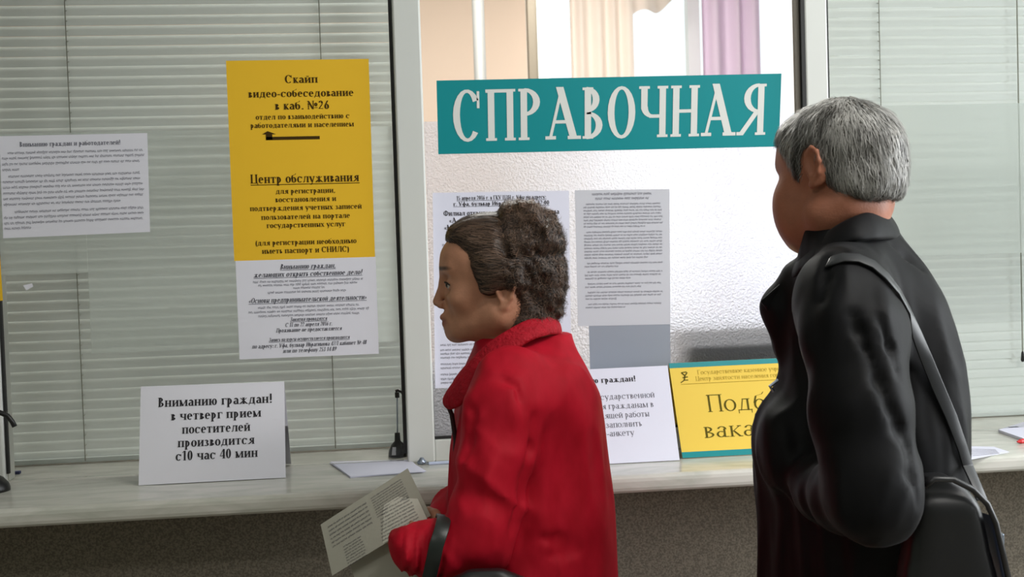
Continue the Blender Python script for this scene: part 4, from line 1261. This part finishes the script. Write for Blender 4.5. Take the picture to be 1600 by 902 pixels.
# collar: a wide stand-and-fall band around the neck
def band(fig, top, bot, th_, name, m, parent, sub=2, bulge=.006, rows_=4):
    v = []; f = []; n = len(top); c0 = sum(top+bot)/(2*n)
    for i in range(n):
        for j in range(rows_+1):
            s_ = j/rows_; p = top[i]*(1-s_)+bot[i]*s_
            o_ = p-c0; o_[2] = 0; o_ = o_/(np.linalg.norm(o_)+1e-9)
            v.append(p+o_*bulge*4*s_*(1-s_))
    R_1 = rows_+1
    for i in range(n-1):
        for j in range(rows_): f.append((i*R_1+j, i*R_1+j+1, (i+1)*R_1+j+1, (i+1)*R_1+j))
    o = MB().add(v, f).build(name, m, parent=parent, smooth=True)
    q = o.modifiers.new('s', 'SOLIDIFY'); q.thickness = th_; q.offset = 0
    q = o.modifiers.new('sub', 'SUBSURF'); q.levels = q.render_levels = sub
    return o
l = W.L
top = [l(705, 600, .030), l(735, 562, .060), l(775, 532, .078), l(820, 506, .072), l(856, 492, .040), l(864, 493, .0), l(851, 490, -.042), l(822, 500, -.070), l(785, 521, -.082), l(755, 542, -.080), l(727, 574, -.066), l(705, 604, -.050), l(695, 622, -.036)]
bot = [l(712, 640, .050), l(740, 605, .090), l(785, 570, .110), l(835, 545, .100), l(872, 528, .060), l(876, 525, .0), l(862, 522, -.062), l(828, 532, -.098), l(800, 552, -.112), l(768, 580, -.112), l(742, 612, -.098), l(718, 640, -.074), l(700, 640, -.040)]
M_rib = noise_mat('red collar cloth', rgb(168, 13, 34), rgb(186, 20, 42), 60, .7, 3, bump=.5, bscale=170, spec=.25)
band(W, top, bot, .011, 'collar', M_rib, woman)
MB().tube([l(703, 612, -.02), l(699, 632, -.012), l(706, 648, -.01), l(712, 690, -.01), l(709, 760, -.01)], .0042, 8).build('zip_edge', mat('dark zip', rgb(46, 14, 20), .6), parent=woman, smooth=True)
# --- hair
Hh = Vox(np.arange(hc[0]-.115, hc[0]+.145, .003), np.arange(-.115, .115, .003), np.arange(hc[2]-.125, hc[2]+.155, .003))
T = lambda p: hc+HR @ (np.array(p, float)*HS)
Hh.ell(T((-.007, 0, .026)), np.array((.099, .079, .084))*HS, HR, 0)
Hh.ell(T((.033, 0, .058)), np.array((.058, .060, .044))*HS, HR, .02)
for y in (-1, 1):
    Hh.ell(T((-.005, .066*y, .004)), np.array((.048, .024, .044))*HS, HR, .02)
    Hh.ell(T((.008, .076*y, -.018)), np.array((.030, .010, .022))*HS, HR, .012)
for y in (-1, 1): Hh.ell(T((-.050, .044*y, -.075)), np.array((.034, .024, .036))*HS, HR, .015)
poly = [(.16, .055), (.094, .056), (.070, .053), (.054, .036), (.046, .018), (.038, .004), (.031, -.012), (.027, -.032), (.008, -.038), (-.006, -.030), (-.022, -.020), (-.036, -.030), (-.040, -.050), (-.030, -.066), (-.018, -.080), (-.014, -.2), (.16, -.2)]
def cutf(X, Y, Z):
    x, y, z = X-hc[0], Y-hc[1], Z-hc[2]
    hx_ = (HR[0, 0]*x+HR[1, 0]*y+HR[2, 0]*z)/HS; hz_ = (HR[0, 2]*x+HR[1, 2]*y+HR[2, 2]*z)/HS
    return polysdf(poly, hx_, hz_)*HS
Hh.op(lambda X, Y, Z: .0075*np.clip(1-cutf(X, Y, Z)/.026, 0, 1)*(X < hc[0]+.02), (hc[0]-.2, -.2, hc[2]-.3), (hc[0]+.2, .2, hc[2]+.3), 0, 'a')
Hh.op(cutf, (hc[0]-.2, -.2, hc[2]-.3), (hc[0]+.2, .2, hc[2]+.3), .012, 's')
bun = [((800, 492), .030, .050, .030), ((785, 500), .020, .048, .020), ((800, 350), .030, .052, .034), ((822, 350), .036, .060, .040), ((848, 375), .034, .062, .044), ((846, 425), .038, .066, .050), ((822, 400), .045, .068, .055), ((850, 462), .034, .060, .042), ((826, 470), .042, .056, .046), ((808, 455), .036, .058, .040), ((796, 340), .020, .042, .020)]
for y in (-1, 1): Hh.ell(T((-.034, .070*y, -.004)), np.array((.020, .016, .018))*HS, HR, .012)
for (px, py), a, b, c_ in bun: Hh.ell(W.L(px, py), (a, b, c_), None, .018)
# groove where the hair is combed up
for y in (-1, 1):
    gp = [W.L(772, 322, .0), W.L(777, 345, .062*y), W.L(786, 385, .080*y), W.L(800, 430, .080*y)]
    Hh.chain(gp, [.005, .006, .007, .004], .012, 's')
def curls(X, Y, Z):
    x = X-hc[0]; m_ = np.clip((x-.020)/.03, 0, 1)
    return m_*(.0065*vnoise(X*42, Y*42, Z*42)+.004*vnoise(X*90, Y*90, Z*90))+(1-m_)*.0014*vnoise(X*45, Y*140, Z*140)
Hh.op(curls, (hc[0]-.2, -.2, hc[2]-.3), (hc[0]+.2, .2, hc[2]+.3), 0, 'a')
M_hairw = hair_mat('dark brown hair', rgb(38, 30, 27), rgb(138, 110, 92), .42)
M_hairb = noise_mat('dark hair mass', rgb(32, 26, 24), rgb(58, 46, 40), 55, .6, 5, stretch=(1, 2, 2), bump=.5, bscale=120)
hair = Hh.build('hair', M_hairb, woman)
hv = np.empty(len(hair.data.vertices)*3, np.float32); hair.data.vertices.foreach_get('co', hv); hv = hv.reshape(-1, 3)
front = hv[(hv[:, 0] < hc[0]+.022)]; back = hv[hv[:, 0] >= hc[0]+.012]
back = back[back[:, 2] > 1.36]
strands('hair_strand', Hh, front, lambda P: np.array([1.0, 0, -.10])+np.stack([0*P[:, 0], 0*P[:, 0], -(P[:, 2]-hc[2]-.03)*3], 1), 5200, .045, .00055, .0015,
        lambda p: np.clip(rng.normal(.36, .20, len(p))+.35*vnoise(p[:, 0]*10, p[:, 1]*60, p[:, 2]*90), 0, 1), M_hairw, hair, jit=.16)
strands('hair_strand', Hh, back, lambda P: np.stack([.3+0*P[:, 0], 0*P[:, 0], np.where(P[:, 2] > hc[2]+.03, .9, -.5)], 1), 6500, .030, .0006, .007,
        lambda p: np.clip(rng.normal(.30, .24, len(p))+np.clip((p[:, 2]-hc[2]-.07)*6, 0, .5), 0, 1), M_hairw, hair, curl=1.0, jit=.5)
# --- trousers and shoes below the coat
M_dark = noise_mat('dark trousers', rgb(34, 32, 36), rgb(44, 42, 46), 40, .8, 3)
def legs(fig, c, sp, z1, r0, r1, r2, m, mshoe, parent, fwd, lean=(0, 0)):
    Vt = Vox(np.arange(c[0]-.28, c[0]+.28, .012), np.arange(c[1]-.28, c[1]+.29, .012), np.arange(.05, z1+.16, .012))
    Vs = Vox(np.arange(c[0]-.28, c[0]+.22, .007), np.arange(c[1]-.22, c[1]+.22, .007), np.arange(-.012, .14, .007))
    f = np.array([fwd[0], fwd[1], 0.0]); f /= np.linalg.norm(f); lft = np.array([f[1], -f[0], 0])*1.0
    for y in (-1, 1):
        o_ = np.array([c[0], c[1], 0])+lft*sp*y
        Vt.chain([o_+(0, 0, z1), o_+f*.01+(0, 0, .48), o_+(0, 0, .07)], [r0, r1, r2], .03)
        Vs.cap(o_+(0, 0, .052)-f*.02, o_+f*.14+(0, 0, .036), .048, .038, .02)
        Vs.cap(o_+(0, 0, .09), o_+(0, 0, .05), .042, .045, .02)
    hipc = np.array([c[0], c[1], z1]); Vt.cap(hipc-lft*sp*.55, hipc+lft*sp*.55, r0*.98, r0*.98, .04)
    Vs.op(lambda X, Y, Z: (Z-.002)+0*X+0*Y, (c[0]-.3, c[1]-.3, -.05), (c[0]+.3, c[1]+.3, .0), .004, 's')
    Vt.build('trousers', m, parent); Vs.build('shoes', mshoe, parent)
legs(W, (.025, 0), .078, .86, .088, .072, .06, M_dark, mat('black leather shoe', rgb(22, 21, 22), .35), woman, (-1, 0))

# --- handbag hanging from her forearm
M_leather = mat('black leather', rgb(24, 24, 26), .38)
hb = W.L(762, 988, -.300)
bag = empty('handbag', tuple(W.O+W.Rh*hb[0]+W.Fh*hb[1]+np.array([0, 0, hb[2]-.11])), -YAW); tag(bag, 'black handbag hanging from the red-coated woman\'s forearm', 'bag')
B = Vox(np.arange(-.16, .16, .006), np.arange(-.07, .07, .006), np.arange(-.02, .26, .006))
B.loft([(0, 0, 0, .125, .046), (.06, 0, 0, .132, .048), (.15, 0, 0, .110, .036), (.19, 0, 0, .060, .018), (.205, 0, 0, .022, .010)], 0, n=3.5)
B.build('bag_body', M_leather, bag)
org = np.array([hb[0], hb[1], hb[2]-.11])
def rel(p): return tuple(np.asarray(p)-org)
st = [W.L(668, 915, -.262), W.L(676, 880, -.281), W.L(682, 852, -.286), W.L(690, 828, -.276), W.L(694, 810, -.245), W.L(692, 806, -.205), W.L(688, 820, -.170), W.L(690, 870, -.165)]
pts = [rel(W.L(672, 985, -.272))]+[rel(p) for p in st]+[rel(W.L(700, 985, -.225))]
def ribbon(pts, wid, thk, name, m, parent, nrm=None, cen=None):
    v = []; f = []; pts = [np.array(p, float) for p in pts]; n = len(pts)
    for i, p in enumerate(pts):
        t = pts[min(i+1, n-1)]-pts[max(i-1, 0)]; t /= np.linalg.norm(t)
        if nrm is not None: nn = np.array(nrm[i] if hasattr(nrm[0], '__len__') else nrm, float)
        else: nn = p-cen
        nn = nn-t*(nn@t); nn /= (np.linalg.norm(nn)+1e-9); b = np.cross(t, nn)
        w2 = wid/2
        v += [p-b*w2-nn*thk/2, p+b*w2-nn*thk/2, p+b*w2+nn*thk/2, p-b*w2+nn*thk/2]
    for i in range(n-1):
        for j in range(4): k = (j+1) % 4; f.append((4*i+j, 4*i+k, 4*i+4+k, 4*i+4+j))
    f += [(3, 2, 1, 0), (4*n-4, 4*n-3, 4*n-2, 4*n-1)]
    o = MB().add(v, f).build(name, m, parent=parent, smooth=True)
    q = o.modifiers.new('b', 'BEVEL'); q.width = thk*.3; q.segments = 2; q.limit_method = 'ANGLE'; q.angle_limit = 1.0
    return o
ribbon(pts, .022, .004, 'strap', mat('dark green black leather', rgb(34, 40, 38), .4), bag, cen=np.array(rel(W.L(683, 858, -.222))))

# --- papers in her hand
def held(name, pts, label, th_, m, dv):
    P = [W.L(x, y, d) for (x, y), d in zip(pts, dv)]
    Wd = [W.O+W.Rh*p[0]+W.Fh*p[1]+np.array([0, 0, p[2]]) for p in P]
    s = Sheet(Wd, lambda a, b: .004*math.sin(a*3.0)).make(name, m, th=th_)
    tag(s.obj, label, 'paper'); return s
M_form = mat('grey form paper', rgb(176, 174, 162), .75, spec=.2); M_form2 = mat('light form paper', rgb(212, 210, 198), .75, spec=.2)
s = held('folded_form', [(501, 820), (637, 732), (673, 806), (519, 900)], 'greyish printed form held by the woman in red, larger sheet behind', .0008, M_form, (-.150, -.150, -.175, -.160))
for i in range(6): s.fine(.012, s.h*(.9) if False else s.w*.50, .012+.0065*i, .0032, 300+i)
for i in range(9): s.fine(s.w*.56, s.w*.90, .010+.004*i, .0024, 320+i)
for i in range(8): s.fine(.03, s.w*.36, .054+.0045*i, .0026, 330+i)
s.ink(M_inkm, 'fine_print')
s2 = held('printed_leaflet', [(578, 800), (645, 764), (668, 812), (583, 858)], 'smaller printed sheet lying on the grey form in her hand', .0005, M_form2, (-.1570, -.1570, -.1815, -.1665))
for i in range(9): s2.fine(.006, s2.w*.88, .010+.0055*i, .0030, 340+i)
s2.ink(M_inkm, 'fine_print')
s3 = held('plain_form', [(541, 866), (640, 800), (664, 905), (575, 965)], 'lower grey sheet under the printed form at the woman\'s cuff', .0005, M_form, (-.140, -.135, -.150, -.150))
# ================================================================== the man in black
Mn = Figure('man', 1350, 1.80, '')
m_ = Mn.L
mc = m_(1311, 266, 0.0); MS = 1.0
MR = rotm(math.radians(51), math.radians(-2))
thm = math.radians(30)
spec = [(352, 1262, 1392, .070), (372, 1252, 1408, .095), (395, 1246, 1430, .130), (420, 1240, 1450, .160), (460, 1228, 1476, .185), (500, 1222, 1488, .190), (546, 1224, 1506, .195), (604, 1208, 1513, .195),
        (655, 1184, 1516, .195), (733, 1178, 1520, .195), (830, 1180, 1526, .200), (910, 1178, 1528, .205), (990, 1182, 1528, .205), (1140, 1186, 1530, .200)]
mrows = rows_from(Mn, spec, thm)
fd = np.array([-math.cos(thm), math.sin(thm), 0]); ld = np.array([-math.sin(thm), -math.cos(thm), 0])   # forward and left of the torso
cx = m_(1362, 560)[0]
shl = m_(1322, 490, -.165); ell_ = m_(1362, 782, -.235); wrl = m_(1288, 765, -.03)
shr = np.array([cx, 0, shl[2]])-ld*.150+fd*.03; elr = np.array([cx, 0, ell_[2]+.02])-ld*.185+fd*.10; wrr = m_(1285, 748, .12)
V = Vox(axis(-.32, .24, .012, .003, [(mc[0]-.125, mc[0]+.12)]), axis(-.34, .32, .012, .003, [(-.125, .125)]), axis(-.006, 1.80, .014, .003, [(mc[2]-.165, mc[2]+.13)]))
V.loft([(z, u, v, a-.035-(.02 if z < 1.1 else 0), b-.035-(.04 if z < 1.1 else 0)) for z, u, v, a, b in mrows if z < 1.36 and z > .85], thm, k=.02)
for y in (-1, 1):
    o_ = np.array([.0, 0, 0])+ld*.095*y
    V.chain([o_+(0, 0, .90), o_+(0, 0, .50)-fd*.005, o_+(0, 0, .09)], [.092, .058, .04], .03)
    V.cap(o_+(0, 0, .045), o_+fd*.14+(0, 0, .03), .036, .028, .02)
V.chain([shl+(.03, .05, -.05), ell_, wrl], [.038, .040, .030], .02); V.chain([shr-ld*-.03+(0, 0, -.03), elr, wrr], [.038, .040, .030], .02)
V.chain([mc+MR @ np.array([-.022, 0, -.055]), m_(1314, 350, 0), m_(1325, 400, 0)], [.054, .055, .062], .03)
head_field(V, mc, MR, MS, True, EX=-.004, EZ=.028, ES=.92)
M_skinm = skin_mat('man skin', rgb(172, 112, 88), rgb(150, 86, 76), mc, MR, MS, rgb(110, 104, 98))
man = V.build('person', M_skinm); Mn.place(man)
tag(man, 'grey-haired man in a black jacket seen from behind, facing the teal sign', 'person')
eyes(Mn, man, mc, MR, MS, man)
hand_part(Mn, wrl, np.array([-.42, .80, .2]), np.array([.8, .4, .2]), man, M_skinm, 1, .6)
hand_part(Mn, wrr, np.array([-.25, .75, .3]), np.array([.6, -.3, .5]), man, M_skinm, -1, .6)
# jacket
M_jack = noise_mat('black jacket cloth', rgb(9, 9, 11), rgb(14, 14, 17), 30, .6, 4, bump=.55, bscale=10, ridged=True, stretch=(1.6, 1.0, .5), spec=.16, Sheen_Weight=.04, Sheen_Roughness=.4)
J = Vox(np.arange(-.32, .26, .0055), np.arange(-.34, .33, .0055), np.arange(.745, 1.66, .0055))
J.loft(mrows, thm, n=2.3, k=0)
J.chain([m_(1318, 478, -.130), m_(1332, 520, -.165), m_(1346, 640, -.205), m_(1362, 750, -.232), m_(1362, 785, -.235)], [.066, .067, .062, .056, .056], .035)
J.chain([m_(1362, 785, -.235), m_(1325, 775, -.160), m_(1295, 766, -.075), m_(1285, 763, -.045)], [.056, .051, .046, .044], .02)
J.chain([shr+(0, 0, .0), shr*.5+elr*.5, elr], [.056, .060, .056], .03)
J.chain([elr, (elr+wrr)/2, elr*.15+wrr*.85], [.055, .048, .044], .02)
J.chain([m_(1345, 404, -.02), m_(1318, 450, -.13)], [.045, .055], .04)
# open front and pocket bulges on the left silhouette
J.chain([m_(1240, 430, .05), m_(1214, 480, .07), m_(1222, 540, .08)], [.018, .020, .016], .03)
J.ell(m_(1222, 694, .02), (.038, .06, .060), None, .05)
for a, b, rr in (((1333, 492), (1352, 545), .007), ((1352, 545), (1390, 640), .008), ((1390, 640), (1418, 700), .007), ((1418, 700), (1432, 790), .008), ((1376, 500), (1402, 590), .005), ((1296, 402), (1284, 470), .003), ((1395, 382), (1440, 420), .003)):
    pa, pb = Mn.surf(J, *a), Mn.surf(J, *b); pm = Mn.surf(J, (a[0]+b[0])/2, (a[1]+b[1])/2)
    J.chain([pa, pm, pb], [rr*.1, rr*.6, rr*.1], .016, 's')
def jacket_w(X, Y, Z):
    arm = np.clip((-.155-Y)/.03, 0, 1)*np.clip((.06-X)/.03, 0, 1)
    top = np.clip((1.46-Z)/.12, .2, 1)
    body = .0085*crease(X*24+3, Y*20, Z*3.0)+.0014*vnoise(X*60, Y*60, Z*10)
    slv = .0110*crease((X*.9-Z*.45)*16, Y*9, (Z*.9+X*.4)*4.5)+.0022*crease((X-Z*.5)*36, Y*20, (Z+X)*11)
    return -top*(body*(1-arm)+slv*arm)
J.op(jacket_w, (-.32, -.34, .8), (.26, .33, 1.7), 0, 'a')
jacket = J.build('jacket', M_jack, man)
# stand collar and the lapel tip
top = [m_(1236, 430, .06), m_(1250, 404, .045), m_(1266, 386, .0), m_(1290, 366, -.055), m_(1320, 345, -.085), m_(1352, 331, -.075), m_(1377, 329, -.030), m_(1386, 335, .030), m_(1372, 345, .085), m_(1335, 360, .11), m_(1290, 385, .11), m_(1255, 410, .09)]
bot = [m_(1226, 470, .05), m_(1240, 440, .030), m_(1256, 420, -.03), m_(1286, 400, -.085), m_(1322, 378, -.110), m_(1364, 376, -.112), m_(1397, 374, -.052), m_(1408, 378, .030), m_(1392, 388, .10), m_(1340, 390, .13), m_(1285, 415, .13), m_(1245, 450, .11)]
band(Mn, top, bot, .010, 'collar', M_jack, man, bulge=.006)
lap = MB()
lp = [m_(1248, 410, .03), m_(1222, 440, .04), m_(1187, 471, .05), m_(1196, 482, .05), m_(1206, 508, .055), m_(1218, 538, .06), m_(1250, 500, .04)]
lap.add([p for p in lp]+[p+np.array([.004, .014, 0]) for p in lp], [tuple(range(6, -1, -1)), tuple(range(7, 14))]+[(i, (i+1) % 7, 7+(i+1) % 7, 7+i) for i in range(7)])
lap.build('lapel', M_jack, parent=man, bevel=.003)
a = m_(1197, 604, .0)
MB().tube([m_(1216, 594, .0), m_(1203, 604, .0), m_(1209, 612, .0)], .0028, 8).build('zip_pull', M_steel, parent=man)
# hair
Hm = Vox(np.arange(mc[0]-.135, mc[0]+.135, .003), np.arange(-.135, .135, .003), np.arange(mc[2]-.12, mc[2]+.14, .003))
T = lambda p: mc+MR @ (np.array(p, float)*MS)
Hm.ell(T((-.006, 0, .024)), np.array((.1000, .0820, .0835))*MS, MR, 0)
Hm.ell(T((-.045, 0, -.020)), np.array((.058, .066, .050))*MS, MR, .02)
Hm.ell(T((.046, 0, .046)), np.array((.050, .058, .044))*MS, MR, .02)
polym = [(.16, .050), (.092, .050), (.078, .046), (.060, .034), (.050, .016), (.040, .000), (.034, -.022), (.030, -.020), (.018, -.022), (.014, .000), (.008, .028), (-.006, .036), (-.018, .028), (-.024, .004), (-.026, -.022), (-.040, -.040), (-.070, -.050), (-.16, -.056), (-.16, -.2), (.16, -.2)]
def cutm(X, Y, Z):
    x, y, z = X-mc[0], Y, Z-mc[2]
    hx_ = (MR[0, 0]*x+MR[1, 0]*y+MR[2, 0]*z)/MS; hz_ = (MR[0, 2]*x+MR[1, 2]*y+MR[2, 2]*z)/MS
    return polysdf(polym, hx_, hz_)*MS
Hm.op(cutm, (mc[0]-.2, -.2, mc[2]-.3), (mc[0]+.2, .2, mc[2]+.3), .010, 's')
Hm.op(lambda X, Y, Z: .0022*vnoise(X*60, Y*60, Z*38)+.0012*vnoise(X*120, Y*120, Z*70), (mc[0]-.2, -.2, mc[2]-.3), (mc[0]+.2, .2, mc[2]+.3), 0, 'a')
M_hairm = hair_mat('grey hair', rgb(52, 50, 47), rgb(196, 194, 190), .4)
M_hairmb = noise_mat('grey hair mass', rgb(74, 70, 64), rgb(120, 116, 110), 60, .6, 5, bump=.5, bscale=140)
hm = Hm.build('hair', M_hairmb, man)
hv = np.empty(len(hm.data.vertices)*3, np.float32); hm.data.vertices.foreach_get('co', hv); hv = hv.reshape(-1, 3)
crown = mc+MR @ np.array([-.03, 0, .115])
def flow_m(P):
    d = P-crown; d[:, 2] -= .03
    d /= np.linalg.norm(d, axis=1, keepdims=True)+1e-9
    return d+np.stack([.35*np.sin(P[:, 2]*70)*0+.15+0*P[:, 0], 0*P[:, 0], -.35+0*P[:, 0]], 1)
def tone_m(p):
    q = vnoise(p[:, 0]*55, p[:, 1]*55, p[:, 2]*22)
    return np.clip(.50+.45*q+rng.normal(0, .20, len(p))+np.clip((p[:, 0]-mc[0])*3, -.2, .25), 0, 1)
strands('hair_strand', Hm, hv, flow_m, 11000, .026, .00060, .0040, tone_m, M_hairm, hm, jit=.22, curl=.18)
legs(Mn, (.012, 0), .076, .90, .086, .078, .066, M_dark, mat('black shoe', rgb(20, 20, 21), .35), man, (fd[0], fd[1]))

# ------------------------------------------------------------------ his shoulder bag
bc = m_(1478, 850, -.190)
bo = np.array([bc[0], bc[1], m_(1478, 985, -.190)[2]])
sbag = empty('shoulder_bag', tuple(Mn.O+Mn.Rh*bo[0]+Mn.Fh*bo[1]+np.array([0, 0, bo[2]])), -YAW); tag(sbag, 'black leather shoulder bag hanging behind the grey-haired man\'s hip', 'bag')
rb = lambda p: np.asarray(p)-bo
def bz(px, py, dv=-.190): return rb(m_(px, py, dv))
Bg = Vox(np.arange(-.16, .12, .005), np.arange(-.09, .09, .005), np.arange(-.02, .30, .005))
prof = [(905+80, 1400, 1578), (902, 1405, 1566), (860, 1412, 1554), (815, 1418, 1545), (785, 1422, 1536), (762, 1428, 1520), (748, 1436, 1500), (742, 1446, 1486)]
lf = []
for py, l_, r_ in prof:
    A, B_ = bz(l_, py), bz(r_, py); lf.append((A[2], (A[0]+B_[0])/2-.006, .0, (B_[0]-A[0])/2-.006, .034 if py > 770 else .020))
Bg.loft(lf, 0, n=4.0)
Bg.build('bag_body', M_leather, sbag)
Bf = [bz(1432, 752), bz(1446, 741), bz(1475, 742), bz(1505, 757), bz(1527, 779), bz(1540, 808), bz(1550, 850), bz(1562, 905)]
MB().tube([p+np.array([0, -.034, 0]) for p in Bf], .0042, 8).build('piping', mat('worn black piping', rgb(44, 44, 46), .35), parent=sbag, smooth=True)
gus = [(bz(1537, 800), bz(1549, 806)), (bz(1543, 830), bz(1556, 832)), (bz(1550, 865), bz(1563, 865)), (bz(1558, 905), bz(1572, 905)), (bz(1566, 960), bz(1582, 960))]
v = []; f = []
for a_, b_ in gus:
    v += [a_+(0, -.036, 0), b_+(0, .0, 0), a_+(0, -.020, 0), b_+(-.006, .02, 0)]
for i in range(len(gus)-1):
    k = 4*i; f += [(k, k+1, k+5, k+4), (k+1, k+3, k+7, k+5), (k+3, k+2, k+6, k+7), (k+2, k, k+4, k+6)]
MB().add(v, f).build('side_panel', mat('blue grey leather', rgb(78, 86, 112), .42), parent=sbag, smooth=True)
bk = bz(1556, 838)
MB().box(bk[0]-.004, bk[0]+.004, bk[1]-.020, bk[1]-.008, bk[2]-.008, bk[2]+.008).build('buckle', M_steel, parent=sbag, bevel=.002)
px_path = [(1300, 412), (1316, 405), (1340, 404), (1362, 411), (1382, 430), (1400, 458), (1414, 486), (1428, 515), (1446, 560), (1463, 604), (1482, 652), (1500, 700)]
sp = []
for q in px_path:
    p = Mn.surf(J, *q, off=.001); g = J.grad(p[None])[0]; sp.append((p+g*.003, g))
pts = [rb(p) for p, g in sp]+[rb(Mn.surf(J, 1512, 728, off=.003)), bz(1526, 760, -.19), bz(1534, 782, -.20)]
Q = np.array([p for p, g in sp])
for it in range(3): Q[1:-1] = Q[:-2]*.25+Q[1:-1]*.5+Q[2:]*.25
Q = Q-np.maximum(J.sample(Q)*-1+.004, 0)[:, None]*-J.grad(Q)
pts = [rb(q) for q in Q]+pts[len(sp):]
nr = [g for p, g in sp]+[np.array([.3, -1, .1])]*3
pre = [rb(m_(1262, 470, .02)), rb(m_(1276, 432, -.06))]
ribbon(pre+pts, .0175, .003, 'strap', mat('black strap leather', rgb(46, 47, 50), .36), sbag, nrm=[np.array([-.8, -.5, .3]), np.array([-.5, -.6, .7])]+nr)
